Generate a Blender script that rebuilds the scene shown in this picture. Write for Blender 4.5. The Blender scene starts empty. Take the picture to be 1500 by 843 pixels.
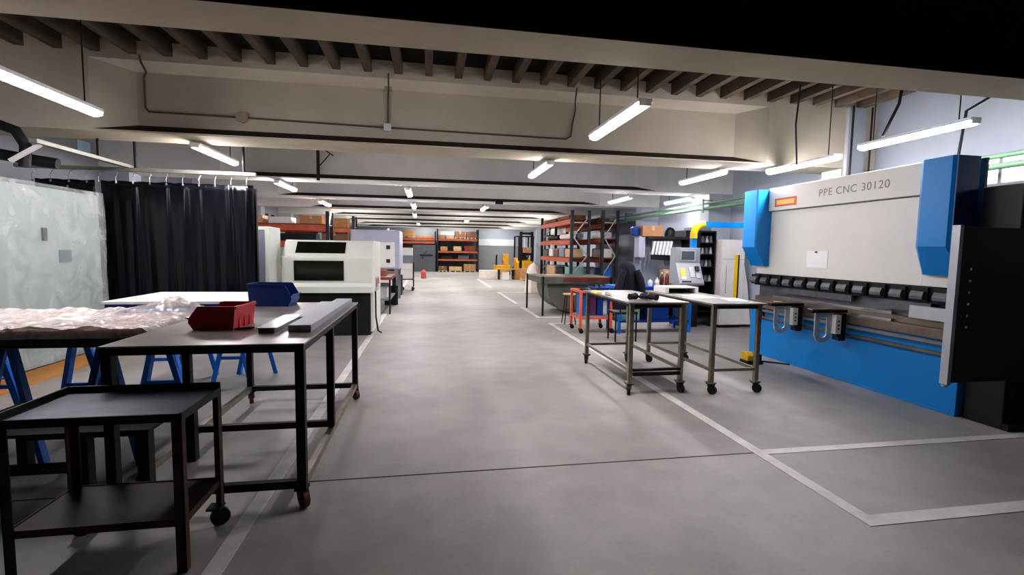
import bpy, bmesh, math, random
from math import sin, cos, pi, radians as R
from mathutils import Vector, Matrix, noise
random.seed(7)
scene = bpy.context.scene
col = scene.collection

# ------------------------------------------------------------------ materials
MATS = {}
def mat(name, c, rough=.5, metal=0., var=.12, scale=6., bump=0., bscale=40., spec=.5, c2=None, emit=0., stretch=None):
    m = bpy.data.materials.new(name); m.use_nodes = True
    nt = m.node_tree; b = nt.nodes['Principled BSDF']
    b.inputs['Roughness'].default_value = rough
    b.inputs['Metallic'].default_value = metal
    b.inputs['Specular IOR Level'].default_value = spec
    tc = nt.nodes.new('ShaderNodeTexCoord')
    src = tc.outputs['Object']
    if stretch:
        mp = nt.nodes.new('ShaderNodeMapping'); mp.inputs['Scale'].default_value = stretch
        nt.links.new(src, mp.inputs['Vector']); src = mp.outputs['Vector']
    n = nt.nodes.new('ShaderNodeTexNoise'); n.inputs['Scale'].default_value = scale
    n.inputs['Detail'].default_value = 6; n.inputs['Roughness'].default_value = .6
    nt.links.new(src, n.inputs['Vector'])
    r = nt.nodes.new('ShaderNodeValToRGB')
    lo = tuple(max(0, x*(1-var)) for x in c); hi = tuple(min(1, x*(1+var)) for x in c)
    if c2: hi = c2; lo = c
    r.color_ramp.elements[0].position = .32; r.color_ramp.elements[1].position = .68
    r.color_ramp.elements[0].color = (*lo, 1); r.color_ramp.elements[1].color = (*hi, 1)
    nt.links.new(n.outputs['Fac'], r.inputs['Fac'])
    nt.links.new(r.outputs['Color'], b.inputs['Base Color'])
    if bump:
        n2 = nt.nodes.new('ShaderNodeTexNoise'); n2.inputs['Scale'].default_value = bscale; n2.inputs['Detail'].default_value = 4
        nt.links.new(src, n2.inputs['Vector'])
        bp = nt.nodes.new('ShaderNodeBump'); bp.inputs['Strength'].default_value = bump; bp.inputs['Distance'].default_value = .02
        nt.links.new(n2.outputs['Fac'], bp.inputs['Height']); nt.links.new(bp.outputs['Normal'], b.inputs['Normal'])
    if emit:
        b.inputs['Emission Color'].default_value = (*c, 1); b.inputs['Emission Strength'].default_value = emit
    MATS[name] = m
    return m

def srgb(r, g, b):
    f = lambda v: (v/255/12.92) if v/255 <= .04045 else ((v/255+.055)/1.055)**2.4
    return (f(r), f(g), f(b))
S = srgb
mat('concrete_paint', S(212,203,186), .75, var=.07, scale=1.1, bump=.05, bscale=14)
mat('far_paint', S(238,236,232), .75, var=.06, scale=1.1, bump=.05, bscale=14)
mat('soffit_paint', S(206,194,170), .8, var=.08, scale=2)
mat('ledge_shade_dust', S(62,50,44), .95, var=.2)  # dark brown puts the ledge's shade into the colour, along with dust
mat('ceiling_shade', S(26,26,30), .95, var=.2, scale=2)  # near-black colour stands in for shade in the unlit near bay
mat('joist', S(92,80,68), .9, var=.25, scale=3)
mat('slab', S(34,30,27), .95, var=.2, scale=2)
mat('wall_white', S(176,184,196), .8, var=.05, scale=1)
mat('wall_grey', S(150,152,158), .8, var=.08, scale=1)
mat('wall_slate_shade', S(104,106,106), .8, var=.08)
mat('wall_dark', S(40,40,42), .9)
mat('white_panel', S(238,240,242), .6, var=.03)
mat('column_paint', S(190,198,208), .75, var=.06, scale=2)
mat('line_paint', S(205,203,200), .7, var=.14, scale=5)
mat('joint', S(70,68,68), .9)
mat('window_pale', S(176,206,216), .5, var=.05)
mat('window_glass', S(225,232,240), .25, var=.05, emit=1.6)
mat('black_steel', S(26,23,22), .55, .2, var=.35, scale=5)
mat('rust_steel', S(30,22,19), .6, .2, var=.3, scale=7, c2=S(88,50,34))
mat('sheet_dark', S(100,107,118), .33, .35, var=.3, scale=4)
mat('sheet_top', S(150,146,140), .3, .25, var=.14, scale=3)
mat('shelf_dark', S(36,26,24), .55, .3, var=.3, scale=4)
mat('steel', S(138,136,130), .38, .5, var=.15, scale=8)
mat('steel_leg', S(150,144,130), .38, .8, var=.2, scale=8)
mat('bright_steel', S(205,205,210), .25, .85, var=.08)
mat('rubber', S(24,24,24), .7)
mat('red_wheel', S(94,40,34), .55, var=.2)
mat('red_plastic', S(176,24,44), .38, var=.06)
mat('blue_plastic', S(14,56,128), .38, var=.06)
mat('duct_grey', S(176,178,186), .45, var=.05)
mat('trestle_blue', S(24,112,200), .45, var=.12)
mat('board_dark', S(62,44,40), .7, var=.25, scale=5, stretch=(1,1,12))
mat('board_pale', S(206,176,160), .6, var=.08)
mat('timber', S(190,140,84), .7, var=.2, scale=4, stretch=(1,.2,3))
mat('timber_pale', S(206,176,134), .7, var=.15, scale=4)
mat('cabinet_grey', S(160,172,168), .45, var=.05)
mat('vinyl_black', S(10,12,22), .27, var=.2, scale=3, bump=.07, bscale=5, spec=.5)
mat('chrome', S(220,220,220), .2, .9, var=.05)
mat('booth_rail', S(150,150,140), .5, .3)
mat('hose_black', S(32,32,34), .6)
mat('laser_white', S(230,234,224), .38, var=.03)
mat('laser_window', S(26,30,20), .12, var=.3, scale=2)
mat('machine_grey', S(176,180,196), .45, var=.05)
mat('grey_door', S(140,146,158), .4, var=.05)
mat('dark_gap', S(20,20,22), .8)
mat('orange_beam', S(190,96,68), .5, var=.12)
mat('rack_upright', S(40,42,48), .5, .2, var=.2)
mat('brace_grey', S(170,166,160), .45, .5)
mat('deck_wood', S(130,84,62), .8, var=.25, scale=5)
mat('cardboard', S(178,136,100), .85, var=.1)
mat('cardboard_pale', S(198,168,136), .85, var=.1)
mat('cardboard_dark', S(124,92,72), .85, var=.15)
mat('white_box', S(228,226,222), .6, var=.04)
mat('grey_box', S(132,138,146), .6, var=.08)
mat('black_plastic', S(28,28,32), .5, var=.2)
mat('hopper_paint', S(112,114,104), .5, .3, var=.22, scale=3)
mat('rust_red', S(128,60,48), .7, var=.25, scale=4)
mat('orange_cart', S(218,104,76), .45, var=.08)
mat('press_blue', S(12,136,212), .36, var=.04, scale=1.5)
mat('press_navy', S(14,66,132), .4, var=.06)
mat('press_white', S(226,226,220), .42, var=.03, scale=1.5)
mat('press_black', S(22,23,27), .45, var=.2)
mat('guard_black', S(36,35,35), .5, var=.18, scale=2)
mat('clamp', S(112,114,120), .36, .45, var=.2, scale=10)
mat('clamp_dark', S(34,35,38), .5, .4, var=.2)
mat('bed_steel', S(122,112,100), .5, .6, var=.25, scale=5)
mat('logo_orange', S(232,122,40), .5, var=.05)
mat('logo_yellow', S(248,206,110), .5, var=.05)
mat('logo_red', S(196,60,44), .5, var=.05)
mat('lettering', S(150,150,150), .5, var=.05)
mat('paper', S(242,243,246), .75, var=.02)
mat('plate_grey', S(186,192,200), .4, .3, var=.06)
mat('yellow', S(240,202,30), .45, var=.06)
mat('forklift_yellow', S(222,168,40), .5, var=.1)
mat('pendant_grey', S(160,166,172), .42, var=.05)
mat('screen', S(84,92,104), .15, var=.1)
mat('key_grey', S(196,200,204), .5)
mat('backboard', S(148,153,156), .55, var=.06)
mat('jacket', S(22,24,36), .9, var=.25, scale=20, bump=.2, bscale=60)
mat('glove', S(30,31,38), .9, var=.25, scale=30)
mat('purple', S(92,44,84), .5)
mat('brown_plastic', S(92,44,36), .5)
mat('green_pipe', S(104,142,112), .5, var=.12)
mat('conduit', S(112,106,98), .6, .2)
mat('box_cream', S(176,164,140), .6)
mat('ink', S(40,40,44), .6)
mat('tool_dark', S(30,34,40), .5, .4)
mat('panel_slate', S(92,98,106), .6, var=.06)
mat('cloth_white', S(232,222,212), .9, var=.08)
mat('pink_red', S(200,86,92), .5)
mat('teal', S(120,170,160), .5)

def lamp_mat():
    m = bpy.data.materials.new('lamp_glow'); m.use_nodes = True
    nt = m.node_tree; nt.nodes.clear()
    e = nt.nodes.new('ShaderNodeEmission'); o = nt.nodes.new('ShaderNodeOutputMaterial')
    n = nt.nodes.new('ShaderNodeBlackbody'); n.inputs['Temperature'].default_value = 6400
    nt.links.new(n.outputs['Color'], e.inputs['Color']); e.inputs['Strength'].default_value = LAMP
    nt.links.new(e.outputs['Emission'], o.inputs['Surface'])
    MATS['lamp_glow'] = m
LAMP = 46.
lamp_mat()

def film_mat(name, alpha, tint, bump, bscale):
    m = bpy.data.materials.new(name); m.use_nodes = True
    nt = m.node_tree; b = nt.nodes['Principled BSDF']
    b.inputs['Base Color'].default_value = (*tint, 1); b.inputs['Roughness'].default_value = .12
    b.inputs['Specular IOR Level'].default_value = .8
    tc = nt.nodes.new('ShaderNodeTexCoord')
    n = nt.nodes.new('ShaderNodeTexNoise'); n.inputs['Scale'].default_value = bscale; n.inputs['Detail'].default_value = 5; n.inputs['Distortion'].default_value = 1.2
    nt.links.new(tc.outputs['Object'], n.inputs['Vector'])
    bp = nt.nodes.new('ShaderNodeBump'); bp.inputs['Strength'].default_value = bump; bp.inputs['Distance'].default_value = .03
    nt.links.new(n.outputs['Fac'], bp.inputs['Height']); nt.links.new(bp.outputs['Normal'], b.inputs['Normal'])
    mr = nt.nodes.new('ShaderNodeMapRange'); mr.inputs['From Min'].default_value = .35; mr.inputs['From Max'].default_value = .7
    mr.inputs['To Min'].default_value = alpha*.45; mr.inputs['To Max'].default_value = min(1, alpha*1.8)
    nt.links.new(n.outputs['Fac'], mr.inputs['Value']); nt.links.new(mr.outputs['Result'], b.inputs['Alpha'])
    MATS[name] = m
film_mat('film_clear', .24, S(228,234,232), .8, 3)
film_mat('film_white', .85, S(244,238,236), .9, 7)

def floor_mat():
    m = bpy.data.materials.new('floor_concrete'); m.use_nodes = True
    nt = m.node_tree; b = nt.nodes['Principled BSDF']
    tc = nt.nodes.new('ShaderNodeTexCoord')
    def noise_(scale, det=6):
        n = nt.nodes.new('ShaderNodeTexNoise'); n.inputs['Scale'].default_value = scale; n.inputs['Detail'].default_value = det
        nt.links.new(tc.outputs['Object'], n.inputs['Vector']); return n
    a, c, d = noise_(.45), noise_(3.2), noise_(40, 3)
    def mix(f, c1, c2, fac=None):
        r = nt.nodes.new('ShaderNodeValToRGB'); r.color_ramp.elements[0].position = .35; r.color_ramp.elements[1].position = .65
        r.color_ramp.elements[0].color = (*c1, 1); r.color_ramp.elements[1].color = (*c2, 1)
        nt.links.new(f.outputs['Fac'], r.inputs['Fac']); return r
    r1 = mix(a, S(152,149,145), S(173,170,165)); r2 = mix(c, (.86,.86,.86), (1,1,1)); r3 = mix(d, (.95,.95,.95), (1,1,1))
    def mul(x, y):
        k = nt.nodes.new('ShaderNodeMix'); k.data_type = 'RGBA'; k.blend_type = 'MULTIPLY'; k.inputs['Factor'].default_value = 1
        nt.links.new(x, k.inputs[6]); nt.links.new(y, k.inputs[7]); return k.outputs[2]
    o = mul(mul(r1.outputs['Color'], r2.outputs['Color']), r3.outputs['Color'])
    nt.links.new(o, b.inputs['Base Color'])
    b.inputs['Roughness'].default_value = .5; b.inputs['Specular IOR Level'].default_value = .4
    MATS['floor_concrete'] = m
floor_mat()

# ------------------------------------------------------------------ mesh helpers
class MB:
    def __init__(s): s.v = []; s.f = []; s.mi = []
    def face(s, idx, mi=0): s.f.append(idx); s.mi.append(mi)
    def box(s, x0, y0, z0, x1, y1, z1, mi=0):
        if x0 > x1: x0, x1 = x1, x0
        if y0 > y1: y0, y1 = y1, y0
        if z0 > z1: z0, z1 = z1, z0
        n = len(s.v)
        s.v += [(x,y,z) for z in (z0,z1) for y in (y0,y1) for x in (x0,x1)]
        for q in ((0,2,3,1),(4,5,7,6),(0,1,5,4),(2,6,7,3),(0,4,6,2),(1,3,7,5)): s.face(tuple(n+i for i in q), mi)
        return s
    def bar(s, p, q, w, h=None, mi=0, up=(0,0,1)):
        h = h or w; p, q = Vector(p), Vector(q); d = (q-p).normalized(); u = Vector(up)
        if abs(d.dot(u)) > .98: u = Vector((0,1,0))
        a = d.cross(u).normalized(); b = a.cross(d).normalized(); n = len(s.v)
        for c in (p, q):
            for i, j in ((-1,-1),(1,-1),(1,1),(-1,1)): s.v.append(tuple(c+a*i*w/2+b*j*h/2))
        for k in range(4): s.face((n+k, n+(k+1)%4, n+4+(k+1)%4, n+4+k), mi)
        s.face((n+3,n+2,n+1,n), mi); s.face((n+4,n+5,n+6,n+7), mi); return s
    def tube(s, pts, r, seg=8, mi=0, cap=True):
        pts = [Vector(p) for p in pts]; rs = r if isinstance(r, (list, tuple)) else [r]*len(pts); n0 = len(s.v); u = None
        for i, p in enumerate(pts):
            d = (pts[min(i+1, len(pts)-1)] - pts[max(i-1, 0)])
            if d.length < 1e-9: d = Vector((0,0,1))
            d.normalize()
            if u is None:
                u = d.orthogonal().normalized()
            else:
                u = (u - d*u.dot(d)); u = u.normalized() if u.length > 1e-6 else d.orthogonal().normalized()
            w = d.cross(u)
            for k in range(seg):
                a = 2*pi*k/seg; s.v.append(tuple(p + (u*cos(a)+w*sin(a))*rs[i]))
        for i in range(len(pts)-1):
            for k in range(seg):
                a = n0+i*seg; s.face((a+k, a+(k+1)%seg, a+seg+(k+1)%seg, a+seg+k), mi)
        if cap:
            s.face(tuple(n0+k for k in range(seg))[::-1], mi); e = n0+(len(pts)-1)*seg; s.face(tuple(e+k for k in range(seg)), mi)
        return s
    def cyl(s, c, r, h, axis='z', seg=16, mi=0):
        d = {'x':(1,0,0),'y':(0,1,0),'z':(0,0,1)}[axis]; c = Vector(c)
        return s.tube([c, c+Vector(d)*h], r, seg, mi)
    def lathe(s, c, prof, seg=14, mi=0):
        n0 = len(s.v)
        for r, z in prof:
            for k in range(seg):
                a = 2*pi*k/seg; s.v.append((c[0]+r*cos(a), c[1]+r*sin(a), c[2]+z))
        for i in range(len(prof)-1):
            for k in range(seg):
                a = n0+i*seg; s.face((a+k, a+(k+1)%seg, a+seg+(k+1)%seg, a+seg+k), mi)
        s.face(tuple(n0+k for k in range(seg))[::-1], mi); e = n0+(len(prof)-1)*seg; s.face(tuple(e+k for k in range(seg)), mi); return s
    def prism(s, poly, axis, a, b, mi=0):
        # poly: 2D points; axis 'x' -> (y,z), 'y' -> (x,z), 'z' -> (x,y)
        def P(p, t):
            return {'x':(t,p[0],p[1]), 'y':(p[0],t,p[1]), 'z':(p[0],p[1],t)}[axis]
        n = len(s.v); k = len(poly)
        s.v += [P(p, a) for p in poly] + [P(p, b) for p in poly]
        s.face(tuple(range(n, n+k)), mi); s.face(tuple(range(n+2*k-1, n+k-1, -1)), mi)
        for i in range(k): s.face((n+i, n+k+i, n+k+(i+1)%k, n+(i+1)%k), mi)
        return s
    def loft(s, rings, mi=0, cap=True):
        n0 = len(s.v); k = len(rings[0])
        for r in rings: s.v += [tuple(p) for p in r]
        for i in range(len(rings)-1):
            for j in range(k): a = n0+i*k; s.face((a+j, a+(j+1)%k, a+k+(j+1)%k, a+k+j), mi)
        if cap: s.face(tuple(n0+j for j in range(k))[::-1], mi); e = n0+(len(rings)-1)*k; s.face(tuple(e+j for j in range(k)), mi)
        return s
    def build(s, name, m, parent=None, smooth=False, bevel=0., loc=None):
        off = Vector((0,0,0))
        if parent is not None:
            t = parent
            while t.parent is not None: t = t.parent
            if not t.get('_local'): off = Vector(t.location)
        elif loc is not None: off = Vector(loc)
        me = bpy.data.meshes.new(name)
        me.from_pydata([tuple(Vector(v)-off) for v in s.v], [], s.f)
        for x in (m if isinstance(m, (list, tuple)) else [m]): me.materials.append(MATS[x])
        for p, i in zip(me.polygons, s.mi): p.material_index = i
        bm = bmesh.new(); bm.from_mesh(me); bmesh.ops.recalc_face_normals(bm, faces=bm.faces); bm.to_mesh(me); bm.free()
        if smooth:
            for p in me.polygons: p.use_smooth = True
            try: me.set_sharp_from_angle(angle=R(40))
            except Exception: pass
        o = bpy.data.objects.new(name, me); col.objects.link(o)
        if parent is not None: o.parent = parent
        elif loc is not None: o.location = loc
        if bevel:
            b = o.modifiers.new('edge', 'BEVEL'); b.width = bevel; b.segments = 2; b.limit_method = 'ANGLE'; b.angle_limit = R(40)
        return o
def box(*a, **k): return MB().box(*a, **k)
def tag(o, label, cat, group=None, kind=None):
    o['label'] = label; o['category'] = cat
    if group: o['group'] = group
    if kind: o['kind'] = kind
    return o
def thing(name, label, cat, loc=(0,0,0), rotz=0., group=None, local=False):
    o = bpy.data.objects.new(name, None); col.objects.link(o); o.empty_display_size = .1
    o.location = loc; o.rotation_euler = (0,0,rotz)
    if local: o['_local'] = 1
    return tag(o, label, cat, group)
def struct(o, label=None):
    o['kind'] = 'structure'
    if label: o['label'] = label
    return o
def dup(root, label, loc=None, rotz=None, group=None):
    def cp(o, par):
        c = o.copy(); col.objects.link(c); c.parent = par
        for ch in list(o.children): cp(ch, c)
        return c
    c = cp(root, None)
    if loc is not None: c.location = loc
    if rotz is not None: c.rotation_euler = (0,0,rotz)
    c['label'] = label
    if group: c['group'] = group
    return c

# ------------------------------------------------------------------ camera
H = 1.5; f = 700.
yaw, pitch, roll = R(9.923235804245465), R(4.54657184293509), math.atan(.015)
F = Vector((sin(yaw)*cos(pitch), cos(yaw)*cos(pitch), -sin(pitch)))
R0 = Vector((cos(yaw), -sin(yaw), 0)); U0 = R0.cross(F)
Rr = R0*cos(roll) + U0*sin(roll); Uu = U0*cos(roll) - R0*sin(roll)
cam = bpy.data.cameras.new('camera'); co = bpy.data.objects.new('camera', cam); col.objects.link(co)
cam.sensor_fit = 'HORIZONTAL'; cam.sensor_width = 36; cam.lens = f/1500*36; cam.clip_end = 200
M = Matrix(((Rr.x, Uu.x, -F.x, 0), (Rr.y, Uu.y, -F.y, 0), (Rr.z, Uu.z, -F.z, H), (0,0,0,1)))
co.matrix_world = M
scene.camera = co

# ------------------------------------------------------------------ room shell
XL, XR, YE, YB, ZC = -5.6, 6.45, 32.4, -2.0, 3.75
struct(box(XL-.2, YB-.2, -.15, XR+.2, YE+.2, 0).build('floor', 'floor_concrete'), 'grey painted concrete floor')
struct(box(XL-.2, YB-.2, 0, XL, YE+.2, ZC).build('wall_left', 'wall_grey'))
struct(box(XR, YB-.2, 0, XR+.2, YE+.2, ZC).build('wall_right', 'wall_white'))
w = MB(); w.box(XL, YE, 0, XR, YE+.2, ZC, 0)
struct(w.build('wall_end', ['wall_white']))
struct(box(XL, YB-.2, 0, XR, YB, ZC).build('wall_back', 'wall_dark'))
struct(box(3.25, YE-.03, 0, XR-.002, YE-.002, 1.72).build('trim_1', 'wall_grey'))
struct(box(XL+.5, YE-.03, 0, 3.249, YE-.002, 2.0).build('trim_3', 'wall_slate_shade'))  # grey lower wall, shade behind the end racks painted in as darker tone
struct(box(3.3, YE-.05, 1.74, 5.85, YE-.002, 2.18).build('trim_2', 'white_panel'))
BY = [2.80+3.33*k for k in range(9)]
c = MB()
c.box(XL-.2, YB-.2, ZC, XR+.2, YE+.2, ZC+.15, 0)
for k in range(len(BY)):
    y0 = BY[k] + (.37 if k == 0 else .55); y1 = BY[k+1] if k < 8 else YE
    x = XL+.2
    while x < XR-.1:
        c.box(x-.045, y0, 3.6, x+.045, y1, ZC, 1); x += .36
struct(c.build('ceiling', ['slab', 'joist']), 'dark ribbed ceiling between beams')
struct(box(XL, YB, 3.6, XR, BY[0]-.02, ZC-.001).build('ceiling', 'ceiling_shade'))  # near ceiling coloured dark in place of shade
for k, y in enumerate(BY):
    wd = .37 if k == 0 else .55
    b = MB(); rings = []
    for X, t in ((XL, 0), (-3.68, 0), (-3.28, 1), (4.25, 1), (4.68, 0), (XR, 0)):
        rings.append([(X, y, 2.75), (X, y, 2.77), (X, y+.13*t, 2.77+.085*t), (X, y+.13*t, 3.54-.09*t), (X, y, 3.54), (X, y, ZC-.002), (X, y+wd, ZC-.002), (X, y+wd, 2.75)])
    n = 8
    for r in rings: b.v += r
    for i in range(len(rings)-1):
        for j in range(n):
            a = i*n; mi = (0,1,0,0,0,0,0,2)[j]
            if k == 0 and j < 5: mi = 3  # camera side of the first beam: shade put into the colour
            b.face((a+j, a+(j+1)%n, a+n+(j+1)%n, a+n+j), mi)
    struct(b.build('ceiling_beam', ['concrete_paint' if k < 2 else 'far_paint','ledge_shade_dust','soffit_paint' if k < 2 else 'far_paint','ceiling_shade']), 'cream concrete ceiling beam crossing the hall')
for k in range(1, 9):
    struct(box(5.92, BY[k]+.02, 0, XR-.003, BY[k]+.38, 2.745).build('wall_column', 'column_paint'))
    struct(box(XL+.003, BY[k]+.02, 0, XL+.45, BY[k]+.38, 2.745).build('wall_column', 'column_paint'))
# upper column faces in front of the second beam
for xx in (5.92,):
    struct(box(5.92, BY[1]-.06, 0, 6.2, BY[1]-.003, 3.6).build('wall_column', 'column_paint'))
# floor paint
def line(x0, y0, x1, y1): struct(box(x0, y0, 0, x1, y1, .003).build('floor_line', 'line_paint'))
line(-1.02, .5, -.93, 31)
line(2.41, 2.15, 2.50, 9.44); line(2.50, 2.15, 6.4, 2.25); line(2.50, 3.08, 5.9, 3.16); line(2.50, 9.38, 3.2, 9.46)
line(2.36, 10.25, 2.46, 12.2); line(2.46, 10.25, 3.1, 10.36); line(2.36, 13.0, 2.46, 16.5); line(2.46, 16.4, 3.4, 16.5); line(2.36, 18.5, 2.46, 24)
struct(box(XL, 3.115, 0, 2.408, 3.127, .0015).build('floor_line', 'joint'))
# window band behind the press
w1 = MB(); w1.box(XR-.03, 2.6, 2.33, XR-.004, 4.95, 2.62)
wo = struct(w1.build('window_1', 'window_glass'))
fr = MB()
for z in (2.31, 2.62): fr.box(XR-.05, 2.55, z, XR-.003, 5.0, z+.03)
for y in (2.58, 3.3, 4.1, 4.5, 4.97): fr.box(XR-.045, y-.015, 2.33, XR-.003, y+.015, 2.62)
fr.build('window_frame', 'grey_box', wo)

# ------------------------------------------------------------------ lamps
lamp = thing('tube_lamp', '', 'lamp', group='tube lamps hung from the ceiling', local=True)
MB().box(-.06, -.6, .03, .06, .6, .06).build('housing', 'white_panel', lamp)
MB().prism([(-.055,.03),(-.04,.0),(-.015,-.012),(.015,-.012),(.04,0),(.055,.03)], 'y', -.59, .59).build('diffuser', 'lamp_glow', lamp)
MB().box(-.05,-.605,.0,.05,-.59,.055).build('end_cap', 'white_panel', lamp)
MB().box(-.05,.59,.0,.05,.605,.055).build('end_cap', 'white_panel', lamp)
for y in (-.45, .45): MB().tube([(0,y,.06),(0,y,.9)], .006, 6).build('hanging_cord', 'hose_black', lamp)
LZ = 2.66
L = [(-2.98,4.45,'tube lamp hanging over the plastic-wrapped sheet stack'),
     (-2.76,7.0,'tube lamp hanging above the top of the black curtain'),
     (-2.78,10.2,'tube lamp hanging behind the white machine with dark windows'),
     (-2.80,13.9,'tube lamp hanging above the grey machine with two switches'),
     (-.42,10.6,'small tube lamp over the aisle, beyond the third beam from the camera'),
     (-.42,13.9,'small tube lamp over the aisle, between the fourth and fifth beams'),
     (-.50,17.8,'small tube lamp over the aisle, deepest of the bright dots'),
     (1.70,4.28,'large tube lamp hanging in front of the conduit beam, over the steel tables'),
     (1.63,7.05,'tube lamp hanging beyond the conduit beam, over the painted aisle line'),
     (1.60,14.0,'tiny tube lamp hanging far over the aisle in front of the tall rack'),
     (4.28,7.1,'tube lamp hanging over the press control pendant'),
     (4.90,5.75,'tube lamp hanging over the far half of the press brake'),
     (5.0,4.34,'tube lamp hanging over the lettered end of the press brake'),
     (4.36,10.6,'tube lamp hanging over the grey hopper'),
     (5.72,10.4,'tube lamp hanging over the dark shelving beside the green pipes'),
     (1.6,20.5,'faint tube lamp over the aisle near the forklift'),
     (-.5,24,'faint tube lamp over the aisle in front of the end rack')]
for i, (x, y, lb) in enumerate(L):
    z_ = 2.73 if 'lettered' in lb else LZ
    o = lamp if i == 0 else dup(lamp, lb)
    o.location = (x, y, z_); o['label'] = lb

for i, (x, y) in enumerate([(-2.8,18.2),(1.6,18.0),(4.3,18.2),(-2.8,21.4),(1.6,21.2),(4.6,21.3),(-2.6,24.8),(1.2,24.6),(4.6,24.7),(-1.5,28.0),(1.2,28.0),(4.5,28.0),(-.3,30.9),(2.0,30.9),(4.6,30.9)]):  # unseen area lights added between the far beams to brighten that end
    a = bpy.data.lights.new('bay_light', 'AREA'); a.shape = 'RECTANGLE'; a.size = .12; a.size_y = 1.2; a.energy = 24; a.color = (1,.97,.93)
    o = bpy.data.objects.new('bay_light', a); col.objects.link(o); o.location = (x, y, 3.3)
# ------------------------------------------------------------------ casters
def caster(parent, x, y, h, wheel_mat='rubber', a=0., fork='black_steel'):
    r = h*.42; d = Vector((cos(a), sin(a), 0)); p = Vector((-sin(a), cos(a), 0)); c0 = Vector((x,y,0)) + d*.02
    m = MB(); m.box(x-.035, y-.035, h-.012, x+.035, y+.035, h)
    for s in (-1, 1):
        q = c0 + p*s*.022
        m.bar(Vector((x,y,h-.01)) + p*s*.022, q + Vector((0,0,r)), .006, r*1.1, up=d)
    o = m.build('caster', fork, parent)
    w = MB(); w.tube([c0 + p*-.016 + Vector((0,0,r)), c0 + p*.016 + Vector((0,0,r))], r, 18); w.build('wheel', wheel_mat, o)
    return o

# ------------------------------------------------------------------ low dark cart
X0, X1, Y0, Y1, zt = -1.80, -1.09, 2.30, 2.72, .745
t = thing('workshop_cart', 'low dark rusty steel cart with lower shelf in front of the big black table', 'cart', ((X0+X1)/2, (Y0+Y1)/2, 0))
MB().box(X0+.01, Y0+.01, zt-.006, X1-.01, Y1-.01, zt).build('tray_top', 'sheet_dark', t)
m = MB(); m.box(X0, Y0, zt-.035, X1, Y0+.01, zt+.003); m.box(X0, Y1-.01, zt-.035, X1, Y1, zt+.03); m.box(X0, Y0, zt-.035, X0+.01, Y1, zt+.03); m.box(X1-.01, Y0, zt-.035, X1, Y1, zt+.003)
m.build('rim', 'black_steel', t)
for x in (X0, X1):
    for y in (Y0, Y1):
        sx = 1 if x == X0 else -1; sy = 1 if y == Y0 else -1
        zb = .11 if y == Y1 else .0
        MB().box(x, y, zb, x+sx*.04, y+sy*.006, zt-.035).box(x, y, zb, x+sx*.006, y+sy*.04, zt-.035).build('leg', 'rust_steel', t)
    caster(t, x+(.03 if x == X0 else -.03), Y1-.035, .11, 'rubber', .6)
MB().box(X0+.007, Y0+.007, .245, X1-.007, Y1-.007, .25).build('shelf', 'shelf_dark', t)
MB().box(X0+.006, Y0+.0065, .22, X1-.006, Y0+.012, .255).box(X0+.006, Y1-.012, .22, X1-.006, Y1-.0065, .255).box(X0+.0065, Y0+.006, .22, X0+.012, Y1-.006, .255).box(X1-.012, Y0+.006, .22, X1-.0065, Y1-.006, .255).build('shelf_rail', 'rust_steel', t)

# ------------------------------------------------------------------ big black table
X0, X1, Y0, Y1, zt = -1.70, -.69, 2.80, 4.86, .96
t = thing('work_table', 'long black tube-framed table with steel sheet top on red-brown casters', 'table', ((X0+X1)/2, (Y0+Y1)/2, 0))
MB().box(X0-.005, Y0-.005, zt-.01, X1+.005, Y1+.005, zt).build('table_top', 'sheet_top', t)
m = MB(); m.box(X0, Y0, zt-.05, X1, Y0+.05, zt-.0105).box(X0, Y1-.05, zt-.05, X1, Y1, zt-.0105).box(X0, Y0+.05, zt-.05, X0+.05, Y1-.05, zt-.0105).box(X1-.05, Y0+.05, zt-.05, X1, Y1-.05, zt-.0105)
m.build('top_frame', 'black_steel', t)
for x in (X0, X1-.05):
    for y in (Y0, 3.63, Y1-.05):
        MB().box(x, y, .115 if y != 3.63 else .165, x+.05, y+.05, zt-.051).build('leg', 'black_steel', t, bevel=.003)
z0, z1 = .115, .16
for a in ((X0+.051, Y0+.005, z0, X1-.051, Y0+.045, z1), (X0+.051, Y1-.045, z0, X1-.051, Y1-.005, z1), (X0+.04, 3.635, z0+.05, X1-.04, 3.675, z1+.05)): box(*a).build('cross_rail', 'black_steel', t)
for a in ((X0+.005, Y0+.051, z0, X0+.045, Y1-.051, z1), (X1-.045, Y0+.051, z0, X1-.005, Y1-.051, z1)): box(*a).build('side_rail', 'steel_leg', t)
for x in (X0+.03, X1-.03):
    for y in (Y0+.03, Y1-.03): caster(t, x, y, .115, 'red_wheel', -.9 if x > -1 else -1.2)

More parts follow.
